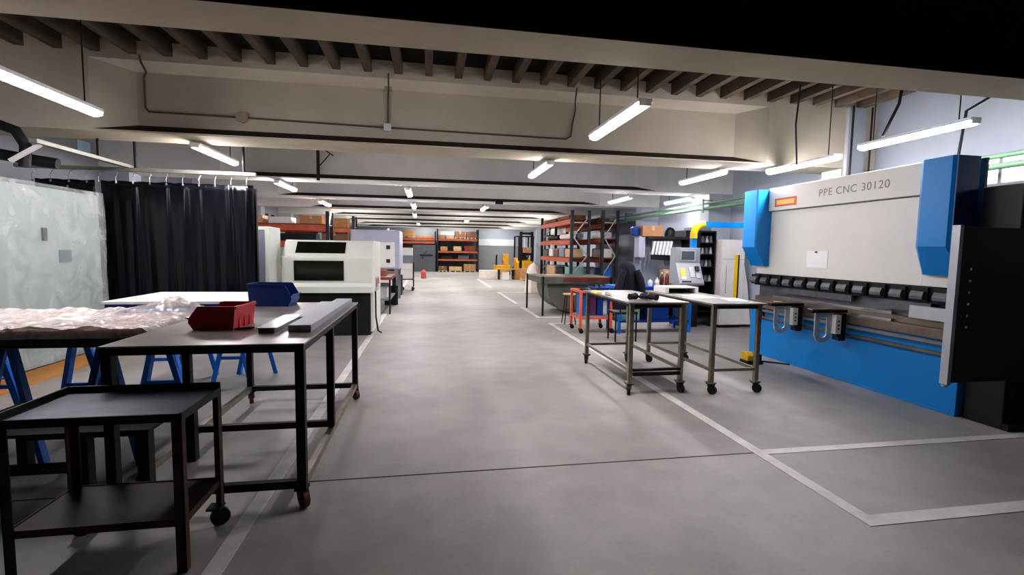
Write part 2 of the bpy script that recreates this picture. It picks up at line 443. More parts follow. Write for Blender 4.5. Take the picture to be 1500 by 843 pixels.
# stacking bins
def bin_(name, label, m, loc, L, W, Hh, rotz):
    t = thing(name, label, 'bin', loc, rotz, local=True)
    th = .004; s = MB()
    prof = [(-L/2,0),(L/2-.03,0),(L/2,Hh*.3),(L/2-.003,Hh*.5),(L/2-.06,Hh),(-L/2-.015,Hh)]
    for y in (-W/2, W/2-th): s.prism(prof, 'y', y, y+th)
    s.box(-L/2, -W/2+th, 0, L/2-.03, W/2-th, th)
    s.prism([(-L/2,0),(-L/2+th,0),(-L/2-.015+th,Hh),(-L/2-.015,Hh)], 'y', -W/2+th, W/2-th)
    s.prism([(L/2-.03,0),(L/2,Hh*.3),(L/2-.003,Hh*.5),(L/2-.003-th,Hh*.5),(L/2-th,Hh*.3+.003),(L/2-.03-th,.004)], 'y', -W/2+th, W/2-th)
    s.prism([(L/2-.002,Hh*.46),(L/2+.012,Hh*.5),(L/2+.01,Hh*.55),(L/2-.008,Hh*.52)], 'y', -W/2-.004, W/2+.004)
    s.build('shell', m, t)
    r = MB(); 
    for y in (-W/2-.006, W/2): r.box(-L/2-.015, y, Hh-.018, L/2-.075, y+.006, Hh+.002)
    r.box(-L/2-.022, -W/2, Hh-.018, -L/2-.013, W/2, Hh+.002)
    r.build('rim', m, t)
    q = MB()
    for k in range(3):
        y = -W/2 + W*(k+1)/4
        q.box(-L/2-.008, y-.003, .005, -L/2+.001, y+.003, Hh-.02)
    q.build('rib', m, t); return t
bin_('storage_bin', 'red plastic stacking bin on the black table', 'red_plastic', (-1.355, 3.44, .9605), .27, .30, .15, R(176))
bin_('storage_bin', 'dark blue plastic stacking bin on the far edge of the black table', 'blue_plastic', (-1.385, 4.66, .9605), .36, .22, .2, R(-4))
# slotted duct and sheet pieces
t = thing('cable_duct', 'long grey slotted cable duct lying along the edge of the black table', 'cable duct', (-.80, 3.95, .961))
d = MB(); y0, y1 = 3.16, 4.78
d.box(-.865, y0, .961, -.735, y1, .965).box(-.867, y0, 1.0, -.733, y1, 1.006)
d.build('lid', 'duct_grey', t)
d = MB(); y = y0
while y < y1:
    d.box(-.735, y, .965, -.731, y+.012, 1.0).box(-.867, y, .965, -.863, y+.012, 1.0); y += .02
d.box(-.863, y0+.02, .9655, -.737, y1-.02, .9995)
d.build('slotted_wall', 'duct_grey', t)
def channel(name, label, cat, x0, x1, y0, y1, z, h, m):
    a = MB(); a.box(x0, y0, z+h-.003, x1, y1, z+h).box(x0+.012, y0, z, x0+.015, y1, z+h-.003).box(x1-.015, y0, z, x1-.012, y1, z+h-.003).box(x0+.015, y0, z, x1-.015, y1, z+.003)
    return tag(a.build(name, m, loc=((x0+x1)/2, y0, z)), label, cat)
channel('metal_profile', 'short bright folded metal profile beside the black marker pen', 'metal profile', -1.045, -.925, 3.13, 3.72, .961, .035, 'bright_steel')
channel('metal_profile', 'long flat grey metal profile in front of the blue bin', 'metal profile', -1.02, -.905, 3.78, 4.83, .961, .012, 'duct_grey')
tag(MB().tube([(-1.215,3.26,.969),(-1.205,3.27,.969),(-1.13,3.31,.969),(-1.115,3.315,.969)], [.006,.0085,.0085,.005], 10).build('marker_pen', 'black_plastic', loc=(-1.17,3.28,.961), smooth=True), 'black marker pen lying beside the red bin', 'pen')

# ------------------------------------------------------------------ trestles
tr = thing('trestle', 'blue steel A-frame trestle under the dark-edged sheet stack, beside the black table', 'trestle', local=True, group='blue trestles')
tz = .845
MB().box(-.03, -.38, tz-.05, .03, .38, tz).build('top_beam', 'trestle_blue', tr)
for y in (-.33, .33):
    for s in (-1, 1):
        MB().bar((s*.02, y, tz-.03), (s*.20, y+(.04 if y > 0 else -.04), .0), .042, .042).build('leg', 'trestle_blue', tr)
    MB().bar((-.125, y*1.03, .35), (.125, y*1.03, .35), .02, .03).build('spreader', 'trestle_blue', tr)
tr.location = (-2.2, 4.02, 0)
dup(tr, 'blue steel trestle under the dark-edged sheet stack, cut by the picture edge', (-2.78, 4.02, 0))
dup(tr, 'blue steel trestle under the white-edged sheets behind the blue bin', (-1.98, 5.58, 0))
dup(tr, 'blue steel trestle under the white-edged sheets, beside the wrapped cabinet', (-2.62, 5.58, 0))
dup(tr, 'blue steel trestle under the sheet stack, in front of the wrapped cabinet', (-3.4, 4.02, 0))
t = thing('low_stand', 'low black steel stand seen under the cart top beside the blue trestles', 'stand', (-2.1, 3.3, 0))
for x in (-2.62, -1.93, -1.62):
    for y in (3.02, 3.56): MB().box(x-.03, y-.03, 0, x+.03, y+.03, .42).build('leg', 'black_steel', t)
for y in (3.02, 3.56): MB().box(-2.589, y-.02, .2, -1.961, y+.02, .25).build('cross_rail', 'black_steel', t)
MB().box(-2.66, 2.98, .421, -1.58, 3.6, .44).build('stand_top', 'black_steel', t)
# sheet stack
t = thing('sheet_stack', 'stack of dark-edged boards under clear plastic on blue trestles', 'board stack', (-2.8, 3.8, .846))
MB().box(-3.9, 3.37, .846, -1.80, 4.28, .93).build('board', 'board_dark', t, bevel=.004)
MB().box(-3.88, 3.39, .9305, -1.82, 4.26, .95).build('top_board', 'board_pale', t)
def sheet(fn, nx, ny):
    m = MB()
    for j in range(ny+1):
        for i in range(nx+1): m.v.append(fn(i/nx, j/ny))
    for j in range(ny):
        for i in range(nx): a = j*(nx+1)+i; m.face((a, a+1, a+nx+2, a+nx+1))
    return m
def filmf(u, v):
    x = -3.90 + u*2.16; y = 3.352 + v*.94; z = .962
    n = noise.fractal(Vector((x*4, y*5, 3)), 1, 2, 5)
    lump = max(0, 1-abs(x+2.0)/.4)*max(0, 1-abs(y-4.05)/.33)*.11
    lump += max(0, 1-abs(x+3.0)/.7)*max(0, 1-abs(y-4.1)/.4)*.02
    z += .002+abs(n)*.045 + lump*(1+.5*n)
    if v < .015: z -= (.015-v)/.015*(.06+.04*n)
    if u > .975: z -= (u-.975)/.025*.05
    return (x, y, z)
tag(sheet(filmf, 150, 70).build('plastic_film', 'film_white', loc=(-2.8,3.8,.95), smooth=True), 'crumpled clear plastic film draped over the board stack', 'plastic film')
# white edged sheet pack
t = thing('sheet_stack', 'thin stack of white-edged blue-framed sheets behind the red bin', 'board stack', (-2.2, 5.5, .846))
MB().box(-3.0, 5.05, .846, -1.74, 6.05, .93).build('blue_frame', 'trestle_blue', t)
MB().box(-3.02, 5.03, .9305, -1.72, 6.07, .955).build('white_sheet', 'white_box', t)
# plastic-wrapped cabinet on a timber skid
t = thing('electrical_cabinet', 'tall grey electrical cabinet wrapped in clear plastic on timber skid', 'cabinet', (-4.55, 6.0, 0))
MB().box(-4.98, 4.7, .16, -4.13, 6.92, 2.1).build('body', 'cabinet_grey', t, bevel=.01)
for y0, y1 in ((4.72, 6.90),):
    d = MB().box(-4.129, y0, .2, -4.112, y1, 2.07).build('door', 'cabinet_grey', t, bevel=.004)
    MB().box(-4.111, 5.97, 1.52, -4.095, 6.03, 1.66).build('handle', 'tool_dark', d)
MB().box(-4.111, 6.20, 1.28, -4.1, 6.38, 1.42).build('lock_plate', 'panel_slate', t)
s = MB()
for x in (-4.95, -4.22): s.box(x, 4.6, 0, x+.1, 7.0, .15)
s.build('skid', 'timber', t)
def wrapf():
    m = MB(); x0, x1, y0, y1 = -5.03, -4.075, 4.64, 6.97
    per = []
    N = 44
    def P(s_):
        Lx, Ly = x1-x0, y1-y0; T = 2*(Lx+Ly); d = s_*T
        if d < Ly: return (x1, y0+d)
        d -= Ly
        if d < Lx: return (x1-d, y1)
        d -= Lx
        if d < Ly: return (x0, y1-d)
        return (x0+(d-Ly), y0)
    NS, NZ = 160, 40; rings = []
    for j in range(NZ+1):
        z = .18 + (2.13-.18)*j/NZ; ring = []
        for i in range(NS):
            x, y = P(i/NS); n = noise.fractal(Vector((x*2.2, y*2.2, z*1.6)), 1, 2, 4)*.018
            cx, cy = x+4.55, y-5.8; l = math.hypot(cx, cy); ring.append((x+cx/l*n, y+cy/l*n, z + .012*noise.noise(Vector((x*3, y*3, 7)))*(j/NZ)))
        rings.append(ring)
    m.loft(rings); m.f = m.f[:-2] + [m.f[-1]]; m.mi = m.mi[:len(m.f)]
    return m
wf = wrapf(); wf.build('plastic_wrap', 'film_clear', t, smooth=True)

# ------------------------------------------------------------------ welding curtain
def curtain(name, label, x0, x1, y, z0, z1, nf, amp, seed):
    t = thing(name, label, 'curtain', ((x0+x1)/2, y, z0))
    def fn(u, v):
        x = x0+(x1-x0)*u; a = amp*(.35+.65*(1-v)**.7) if True else amp
        ph = u*nf*2*pi
        nz = noise.noise(Vector((u*nf*1.1+seed*9, v*.35, 2)))
        yy = y + a*(.55*sin(ph+seed+nz*3)+1.6*nz+.2*sin(ph*2.3+v+nz*4))
        zz = z0 + (z1-z0)*v - .012*(v > .97)*(1-abs(cos(ph*.5)))
        return (x+.02*sin(ph*.7+v*2), yy, zz)
    c_ = sheet(fn, 240, 24).build('vinyl_sheet', 'vinyl_black', t, smooth=True)
    so = c_.modifiers.new('s', 'SOLIDIFY'); so.thickness = .004
    n = max(3, round((x1-x0)/.19)); 
    for i in range(n):
        x = x0+.04+(x1-x0-.08)*i/(n-1)
        hk = MB(); hk.tube([(x, y-.012-.05, z1-.035), (x, y-.065, z1+.04), (x, y-.02, z1+.10), (x+.015, y, z1+.112)], .004, 6)
        hk.cyl((x, y-.064, z1-.035), .014, .008, 'y', 10)
        hk.build('hook', 'chrome', t)
    return t
curtain('welding_curtain', 'wide glossy black vinyl welding curtain hanging from hooks behind the tables', -4.27, -2.41, 7.2, .12, 2.33, 7, .032, .4)
curtain('welding_curtain', 'narrow black vinyl curtain end showing above the wrapped cabinet', -5.02, -4.33, 7.2, .12, 2.33, 3, .03, 1.9)
t = thing('curtain_rail', 'pale channel rail carrying the black curtains', 'rail', (-3.8, 7.2, 2.48))
MB().box(-5.2, 7.17, 2.455, -2.35, 7.23, 2.50).build('cross_rail', 'booth_rail', t)
MB().box(-3.95, 5.65, 2.501, -3.88, 7.3, 2.54).build('long_rail', 'booth_rail', t)
for x, y in ((-3.86, 7.26), (-2.5, 7.2), (-3.9, 6.6)):
    MB().tube([(x, y, 2.5), (x, y, 3.595)], .018, 8).build('hanging_rod', 'black_steel', t)
MB().bar((-4.17, 5.72, 2.32), (-3.92, 5.75, 2.499), .05, .03).build('strut', 'white_box', t)
tag(MB().tube([(-5.5,5.6,2.45),(-5.1,5.7,2.66),(-4.7,5.8,2.72),(-4.38,5.85,2.715),(-4.2,5.85,2.65),(-4.12,5.85,2.50),(-4.14,5.85,2.28)], [.055,.055,.055,.052,.05,.05,.05], 12).build('hanging_extraction_hose', 'hose_black', loc=(-4.7,5.8,2.3), smooth=True), 'black flexible extraction hose arching above the wrapped cabinet', 'hose')
tag(MB().tube([(-5.45,6.0,2.60),(-4.9,6.05,2.50),(-4.55,6.05,2.44),(-4.3,6.05,2.40),(-4.0,6.1,2.36)], .06, 10).build('hanging_air_hose', 'hose_black', loc=(-4.7,6.5,2.4), smooth=True), 'thick dark air hose sloping behind the arched extraction hose', 'hose')
for x, lb in ((-3.03,'dark square booth post standing behind the sheet trestles'), (-2.42,'dark square booth post at the free edge of the curtain')):
    tag(MB().box(x-.03, 7.3, 0, x+.03, 7.36, 2.3).box(x-.08, 7.26, 0, x+.08, 7.42, .012).build('booth_post', 'black_steel', loc=(x,7.33,0)), lb, 'post')

tag(box(XL+.002, 8.95, 3.0, XL+.02, 9.25, 3.17).build('wall_mount_plate', 'window_pale', loc=(XL+.01,9.1,3.0)), 'small pale blue plate high on the side wall above the curtain rail', 'plate')
# ------------------------------------------------------------------ conduit on the second beam
fy = BY[1]+.13-.015
k_ = fy/5.93
def cz(x, z): return (x*k_, fy, 1.5+(z-1.5)*k_)
t = thing('electrical_conduit', 'dark conduit run with junction boxes fixed to the conduit beam', 'conduit', (-.5, fy, 2.9))
MB().tube([(-3.16, BY[1]-.02, 3.59), (-3.15, BY[1]-.02, 3.52), (-3.10, BY[1]-.02, 3.41), cz(-3.03,3.30), cz(-3.03,3.2), cz(-3.03,2.98), cz(-3.0,2.935), cz(-2.06,2.93), cz(-.48,2.91), cz(1.70,2.895), cz(1.76,2.93), cz(1.78,3.1), cz(1.81,3.25), (1.86, BY[1]-.02, 3.41), (1.88, BY[1]-.02, 3.59)], .011, 8).build('main_pipe', 'conduit', t, smooth=True)
MB().tube([cz(-.47,2.92), cz(-.47,3.30), (-.48, BY[1]-.02, 3.41), (-.48, BY[1]-.02, 3.59)], .011, 8).build('riser_mount_pipe', 'conduit', t)
x, y, z = cz(-2.06, 2.93); MB().tube([(x, fy-.035, z), (x, fy+.012, z)], .065, 8).build('round_junction_box', 'box_cream', t)
x, y, z = cz(-.48, 2.91); MB().box(x-.045, fy-.03, z-.045, x+.045, fy+.012, z+.045).build('white_junction_box', 'white_panel', t, bevel=.006)
x, y, z = cz(-.47, 3.37); MB().box(x-.045, fy-.025, z-.045, x+.045, fy+.012, z+.045).build('upper_junction_box', 'box_cream', t, bevel=.006)
tag(box(1.75, BY[3]-.09, 2.70, 1.95, BY[3]-.002, 2.80).build('wall_mount_box', 'tool_dark', loc=(1.85,BY[3],2.7)), 'small dark box fixed low on the fourth ceiling beam', 'fixture box')
t = thing('wall_bracket', 'dark triangular bracket hanging from the third ceiling beam', 'bracket', (-2.0, BY[2]-.06, 2.7))
yb = BY[2]-.04
MB().box(-2.03, yb-.02, 2.72, -1.98, yb+.02, 3.36).build('mount_post', 'rust_steel', t)
MB().bar((-1.985, yb, 3.34), (-1.74, yb, 3.18), .02, .02).bar((-1.985, yb, 2.98), (-1.80, yb, 3.2), .016, .016).build('brace', 'rust_steel', t)

# ------------------------------------------------------------------ green pipes and drop cables
for z, r, lb in ((2.545, .028, 'upper green pipe running along the wall behind the press'), (2.44, .034, 'lower green pipe running along the wall behind the press')):
    tag(MB().tube([(5.84, 2.2, z), (5.84, 16.5, z)], r, 10).build('pipe_rail', 'green_pipe', loc=(5.84, 9, z), smooth=True), lb, 'pipe')
for y, lb in ((9.5,'green pipe bracket beside the yellow elbow arm'), (13.6,'green pipe bracket above the rack end')):
    m = MB(); m.box(5.78, y-.03, 2.35, 5.80, y+.03, 2.64).box(5.78, y-.03, 2.60, 6.0, y+.03, 2.62)
    tag(m.build('pipe_hanger', 'green_pipe', loc=(5.8,y,2.35)), lb, 'bracket')
def cable(label, pts, r=.009): tag(MB().tube(pts, r, 6).build('hanging_cable', 'hose_black', loc=pts[0], smooth=True), label, 'cable')
cable('dark cable dropping to the lamp over the far half of the press', [(4.55,5.42,3.6),(4.5,5.4,3.1),(4.55,5.4,2.6)], .011)
cable('bent grey cable dropping at the near end of the press lamp', [(4.95,4.4,3.6),(4.9,4.42,3.1),(4.76,4.45,2.76)], .016)
cable('dark cable on the white wall above the press end', [(6.4,4.6,3.6),(6.38,4.62,3.35),(6.2,4.75,3.2),(6.2,4.8,2.65)], .016)
cable('dark cable on the white wall beside the unlit ceiling beam', [(6.36,3.95,3.6),(6.36,3.97,2.8),(6.34,4.0,2.66)], .018)
cable('dark pipe on the near edge of the wall column', [(5.90,5.99,3.59),(5.90,5.99,2.55)], .016)
cable('dark pipe on the far edge of the wall column', [(6.22,6.0,3.59),(6.22,6.0,2.3)], .014)

# ------------------------------------------------------------------ white laser machine
xa, xb, yf = -2.36, -.93, 8.3
t = thing('laser_cutter', 'white enclosed cutting machine with two dark windows on black base', 'machine', (-1.65, 9.0, 0))
MB().prism([(yf,.74),(yf,1.32),(yf+.03,1.345),(yf+.26,1.61),(yf+1.35,1.61),(yf+1.35,.74)], 'x', xa, xb).build('enclosure', 'laser_white', t, bevel=.012)
MB().prism([(yf-.05,.74),(yf-.05,.84),(yf-.004,.9),(yf-.004,.74)], 'x', xa, xb).build('front_lip', 'laser_white', t)
MB().box(xa+.05, yf+.08, 0, xb-.05, yf+1.3, .735).build('base', 'black_plastic', t)
MB().box(xb-.045, yf+.1, .06, xb, yf+1.3, .735).build('side_skirt', 'laser_white', t)
MB().box(xa+.19, yf-.012, .94, xb-.46, yf-.002, 1.27).build('lower_window', 'laser_window', t, bevel=.004)
s0, s1 = .17, .86
def sl(q): return (yf+.03+.23*q-.008, 1.345+.265*q+.008)
a, b = sl(s0), sl(s1); m = MB()
m.prism([a, b, (b[0]+.006, b[1]-.006), (a[0]+.006, a[1]-.006)], 'x', xa+.20, xb-.45); m.build('upper_window', 'laser_window', t)
p = MB().box(xb+.001, yf+.45, .72, xb+.012, yf+1.0, .98).build('control_panel', 'plate_grey', t)
MB().box(xb+.0125, yf+.5, .8, xb+.018, yf+.6, .95).box(xb+.0125, yf+.75, .84, xb+.018, yf+.95, .94).build('button_plate', 'logo_red', p)
MB().tube([(xb+.03,yf+.15,.75),(xb+.03,yf+.2,.3),(xb+.06,yf+.25,.05),(xb+.12,yf+.25,.012)], .014, 8).build('cable', 'hose_black', t)
# white control cabinet beside it
t = thing('control_cabinet', 'narrow white cabinet with grey door between curtain and white machine', 'cabinet', (-2.75, 8.3, 0))
MB().box(-2.96, 8.0, 0, -2.45, 8.6, 1.80).build('body', 'laser_white', t, bevel=.008)
d = MB().box(-2.92, 7.985, .1, -2.51, 7.998, 1.75).build('door', 'grey_door', t)
MB().box(-2.90, 7.97, .9, -2.87, 7.984, 1.1).build('handle', 'tool_dark', d)
# grey machine
t = thing('grey_machine', 'boxy pale grey machine with white panel carrying two dark switches', 'machine', (-1.4, 13.6, 0))
MB().box(-2.0, 13.0, .93, -.76, 14.6, 1.96).build('enclosure', 'machine_grey', t, bevel=.03)
p = MB().box(-1.27, 12.985, .98, -.88, 12.998, 1.64).build('panel', 'white_box', t, bevel=.01)
for z in (1.1, 1.46): MB().box(-1.1, 12.97, z, -1.0, 12.984, z+.1).build('switch', 'ink', p)
for x in (-1.9, -.86):
    for y in (13.08, 14.5): MB().box(x-.04, y-.04, 0, x+.04, y+.04, .929).build('leg', 'grey_box', t)
MB().box(-2.0, 13.05, .80, -.78, 13.1, .85).build('rail', 'orange_beam', t)
MB().lathe((-1.1, 13.6, 1.961), [(.04,0),(.04,.05),(.02,.07)]).build('cap_knob', 'machine_grey', t)
# bench with crates
t = thing('roller_bench', 'low grey bench with red edge rail beside the aisle below the grey machine', 'bench', (-1.05, 11.8, 0))
MB().box(-1.3, 11.0, .78, -.84, 12.8, .82).build('bench_top', 'grey_box', t)
MB().box(-.839, 11.0, .78, -.82, 12.8, .84).box(-1.3, 10.975, .78, -.82, 10.998, .84).build('edge_rail', 'rust_red', t)
for x in (-1.27, -.88):
    for y in (11.03, 12.74): MB().box(x, y, 0, x+.035, y+.035, .779).build('leg', 'black_steel', t)
MB().box(-1.27, 11.1, .3, -.86, 12.7, .33).build('shelf', 'grey_box', t)
def crate(name, label, cat, x0, y0, z0, x1, y1, z1, m, group=None, pal=False, lid=None, open_=False):
    """a box with its flaps / lid / pallet"""
    t = thing(name, label, cat, ((x0+x1)/2, (y0+y1)/2, z0), group=group)
    zb = z0
    if pal:
        p = MB(); h = .10
        for i in range(3):
            xx = x0+(x1-x0-.08)*i/2; p.box(xx, y0, z0, xx+.08, y1, z0+h-.02)
        p.box(x0, y0, z0+h-.02, x1, y1, z0+h); p.build('pallet', 'timber_pale', t); zb = z0+h+.001
    if open_:
        w = .015; b = MB(); b.box(x0,y0,zb,x1,y1,zb+w).box(x0,y0,zb+w,x1,y0+w,z1).box(x0,y1-w,zb+w,x1,y1,z1).box(x0,y0+w,zb+w,x0+w,y1-w,z1).box(x1-w,y0+w,zb+w,x1,y1-w,z1)
        b.build('shell', m, t)
        MB().box(x0-.012, y0-.012, z1-.03, x1+.012, y0-.0005, z1).box(x0-.012, y0, z1-.03, x0-.0005, y1, z1).box(x1+.0005, y0, z1-.03, x1+.012, y1, z1).build('rim', m, t)
    else:
        MB().box(x0, y0, zb, x1, y1, z1).build('body', m, t, bevel=.006)
        if lid:
            MB().box(x0+.0, y0-.004, z1+.001, x1, y1, z1+.012).build('lid', lid, t)
        else:
            xm = (x0+x1)/2; MB().box(xm-.03, y0-.003, zb+(z1-zb)*.55, xm+.03, y0-.0005, z1).box(xm-.03, y0, z1+.0005, xm+.03, y1, z1+.002).build('tape', 'cardboard_pale' if 'cardboard' in m else m, t)
    return t
crate('plastic_crate', 'black plastic crate on the floor under the aisle end of the roller bench', 'crate', -1.14, 12.84, 0, -.80, 12.98, .5, 'black_plastic', open_=True)
crate('plastic_crate', 'black plastic crate on the floor beyond the grey machine legs', 'crate', -1.14, 15.5, 0, -.84, 16.1, .62, 'black_plastic', open_=True)
crate('parts_box', 'pale parts box on the shelf of the roller bench', 'box', -1.2, 11.3, .331, -.95, 11.8, .55, 'white_box', lid='white_box')
crate('parts_box', 'grey parts box on the shelf of the roller bench, behind the pale one', 'box', -1.2, 11.95, .331, -.95, 12.5, .6, 'grey_box', lid='grey_box')
crate('parts_box', 'dark box on the roller bench top', 'box', -1.25, 11.6, .821, -1.0, 12.2, .95, 'rust_red', lid='rust_red')
# white appliance stack
tro = thing('box_trolley', 'black-legged trolley under the white stacked boxes by the aisle', 'trolley', (-.75, 17.3, 0))
MB().box(-.98, 17.0, .39, -.52, 17.7, .42).build('platform', 'black_steel', tro)
for x in (-.975, -.545):
    for y in (17.005, 17.67): MB().box(x, y, .11, x+.025, y+.025, .389).build('leg', 'black_steel', tro)
MB().tube([(-.535,17.02,.42),(-.535,17.02,1.0),(-.535,17.66,1.0),(-.535,17.66,.42)], .015, 8).build('handle', 'black_steel', tro)
for x in (-.93,-.57):
    for y in (17.06,17.6): caster(tro, x, y, .11)
z = .421
for h, mm, lb in ((.32,'white_box','lowest white box of the stack on the black trolley'), (.2,'white_box','second white box up in the trolley stack'), (.25,'grey_box','grey box between white boxes in the trolley stack'), (.26,'white_box','topmost white box of the trolley stack')):
    crate('appliance_box', lb, 'box', -.95, 17.05, z, -.56, 17.6, z+h, mm, lid=mm); z += h+.016
tag(MB().lathe((-.25, 24.2, 0), [(.02,0),(.11,.005),(.13,.04),(.13,.32),(.10,.38),(.04,.41),(.04,.46)], 14).build('fuel_can', 'pink_red', loc=(-.25,24.2,0), smooth=True), 'small red can on the floor by the aisle near the end rack', 'can')

# ------------------------------------------------------------------ pallet racks
def rack(label, loc, L, D, Ht, levels, rotz=0., bh=.13, decks=True, group='pallet racks'):
    t = thing('pallet_rack', label, 'rack', loc, rotz, group=group, local=True)
    for y in (0, L):
        for x in (0, D):
            u = MB(); u.box(x-.04, y-.04, 0, x+.04, y+.04, Ht).box(x-.07, y-.06, 0, x+.07, y+.06, .01); u.build('upright', 'rack_upright', t)
        b = MB(); z = .25; s = 0
        while z < Ht-.5:
            b.bar((.041 if s else D-.041, y, z), (D-.041 if s else .041, y, z+.55), .03, .03); z += .55; s = 1-s
        b.bar((.041, y, .22), (D-.041, y, .22), .03, .03).bar((.041, y, Ht-.35), (D-.041, y, Ht-.35), .03, .03)
        b.build('brace', 'brace_grey', t)
    for z in levels:
        for x in (-.025, D+.025):
            MB().box(x-.022, .045, z-bh, x+.022, L-.045, z).build('beam', 'orange_beam', t)
        if decks: MB().box(.0, .06, z+.001, D, L-.06, z+.03).build('deck', 'deck_wood', t)
    return t
RX = 4.09
rack('tall orange and black pallet rack facing the aisle behind the grey hopper', (RX, 13.45, 0), 3.7, .52, 2.66, (1.27, 1.80, 2.40))
rack('orange and black pallet rack standing behind the aisle-facing rack', (5.03, 13.45, 0), 3.7, .45, 2.68, (1.27, 1.84, 2.30), decks=True)
lv1, lv2, lv3 = 1.27+.032, 1.80+.032, 2.40+.032
G = 'goods on the aisle-facing rack'
crate('timber_pallet', 'flat brown timber pallet on the top level of the aisle-facing rack', 'pallet', RX-.02, 13.7, lv3, RX+.5, 15.0, lv3+.10, 'cardboard_dark', lid='timber')
crate('timber_pallet', 'second brown pallet deeper on the top level of the aisle-facing rack', 'pallet', RX-.02, 15.2, lv3, RX+.5, 16.8, lv3+.09, 'deck_wood', lid='timber_pale')
def roll(name, label, x, y0, y1, z, r, m):
    q = MB(); q.tube([(x,y0,z+r),(x,y0+.02,z+r),(x,y1-.02,z+r),(x,y1,z+r)], [r*.9,r,r,r*.9], 14); q.cyl((x,y0-.03,z+r), r*.3, .06, 'y', 10)
    return tag(q.build(name, m, loc=(x,y0,z), smooth=True), label, 'roll')
roll('film_roll', 'silver film roll lying on the middle level of the aisle-facing rack', RX+.15, 13.8, 15.0, lv2, .09, 'white_box')
roll('film_roll', 'grey roll behind the silver one on the middle rack level', RX+.37, 13.8, 15.2, lv2, .1, 'grey_box')
roll('film_roll', 'dark roll at the far end of the middle rack level', RX+.2, 15.5, 16.8, lv2, .08, 'black_plastic')
crate('parts_box', 'pale cardboard box at the near end of the lower rack level', 'box', RX+.0, 13.6, lv1, RX+.4, 14.1, lv1+.24, 'cardboard_pale')
crate('parts_box', 'dark box on the lower rack level next to the pale cardboard', 'box', RX+.0, 14.25, lv1, RX+.45, 14.8, lv1+.26, 'grey_box', lid='ink')
crate('parts_box', 'brown cardboard box midway on the lower rack level', 'box', RX+.0, 14.95, lv1, RX+.4, 15.45, lv1+.22, 'cardboard_dark')
crate('parts_box', 'white box toward the far end of the lower rack level', 'box', RX+.0, 15.6, lv1, RX+.4, 16.1, lv1+.25, 'white_box', lid='grey_box')
crate('parts_box', 'grey box at the far end of the lower rack level', 'box', RX+.0, 16.3, lv1, RX+.4, 16.9, lv1+.2, 'panel_slate', lid='ink')
crate('floor_crate', 'teal crate at floor level of the aisle-facing rack', 'crate', RX+.06, 13.7, 0, RX+.46, 14.3, 1.0, 'teal', open_=True)
crate('floor_crate', 'dark crate at floor level of the aisle-facing rack', 'crate', RX+.06, 14.5, 0, RX+.46, 15.3, .95, 'tool_dark', open_=True)
crate('floor_crate', 'pale crate at floor level at the far end of the aisle-facing rack', 'crate', RX+.06, 15.5, 0, RX+.46, 16.6, .98, 'cardboard_pale')
crate('parts_box', 'white box with blue lid on the lower level of the rear rack', 'box', 5.08, 13.7, lv1, 5.45, 14.5, lv1+.26, 'white_box', lid='trestle_blue')
crate('parts_box', 'white flat box on the middle level of the rear rack', 'box', 5.08, 13.8, 1.873, 5.45, 14.6, 2.05, 'white_box', lid='white_box')
crate('parts_box', 'dark brown crate on the top level of the rear rack', 'box', 5.08, 14.0, 2.333, 5.45, 16.0, 2.5, 'cardboard_dark')
crate('floor_crate', 'blue crate on the floor under the rear rack', 'crate', 5.09, 13.7, 0, 5.42, 14.2, .98, 'trestle_blue', open_=True)
crate('floor_crate', 'white crate on the floor under the rear rack, behind the blue one', 'crate', 5.09, 14.4, 0, 5.42, 15.4, .95, 'white_box', lid='grey_box')
# rack behind the white machine
rl = rack('orange and black pallet rack behind the white machine and curtain', (-2.6, 13.2, 0), 2.4, .55, 2.42, (1.15, 1.62, 2.06), rotz=R(90), bh=.15)
rk2 = rack('further orange pallet rack seen beyond the grey machine top', (-2.4, 16.2, 0), 2.6, .6, 2.5, (1.7, 2.1), rotz=R(90))
for (x0, x1, z, h, mm, lb) in ((-4.8,-4.2,2.092,.2,'cardboard_pale','pale cardboard box on top of the rack behind the white machine, beside the curtain edge'),
        (-4.05,-3.5,2.092,.16,'white_box','white box on top of the rack behind the white machine'),
        (-3.3,-2.75,2.092,.22,'cardboard','brown cardboard box on top of the rack behind the white machine'),
        (-4.7,-4.0,1.652,.2,'purple','dark purple box on the second level of the rack behind the white machine'),
        (-3.8,-2.9,1.652,.18,'tool_dark','long dark box on the second level of the rack behind the white machine')):
    crate('parts_box', lb, 'box', x0, 13.25, z, x1, 13.7, z+h, mm)
for (x0, x1, z, h, mm, lb) in ((-4.6,-4.0,2.132,.3,'cardboard_pale','pale box on the further rack'), (-3.1,-2.6,2.132,.3,'timber','upright timber bundle on the further rack beyond the grey machine'),
        (-4.5,-3.6,1.732,.24,'rust_red','rust-red box on the lower level of the further rack'), (-3.4,-2.6,1.732,.25,'cardboard_dark','dark brown box on the lower level of the further rack')):
    crate('parts_box', lb, 'box', x0, 16.3, z, x1, 16.75, z+h, mm)
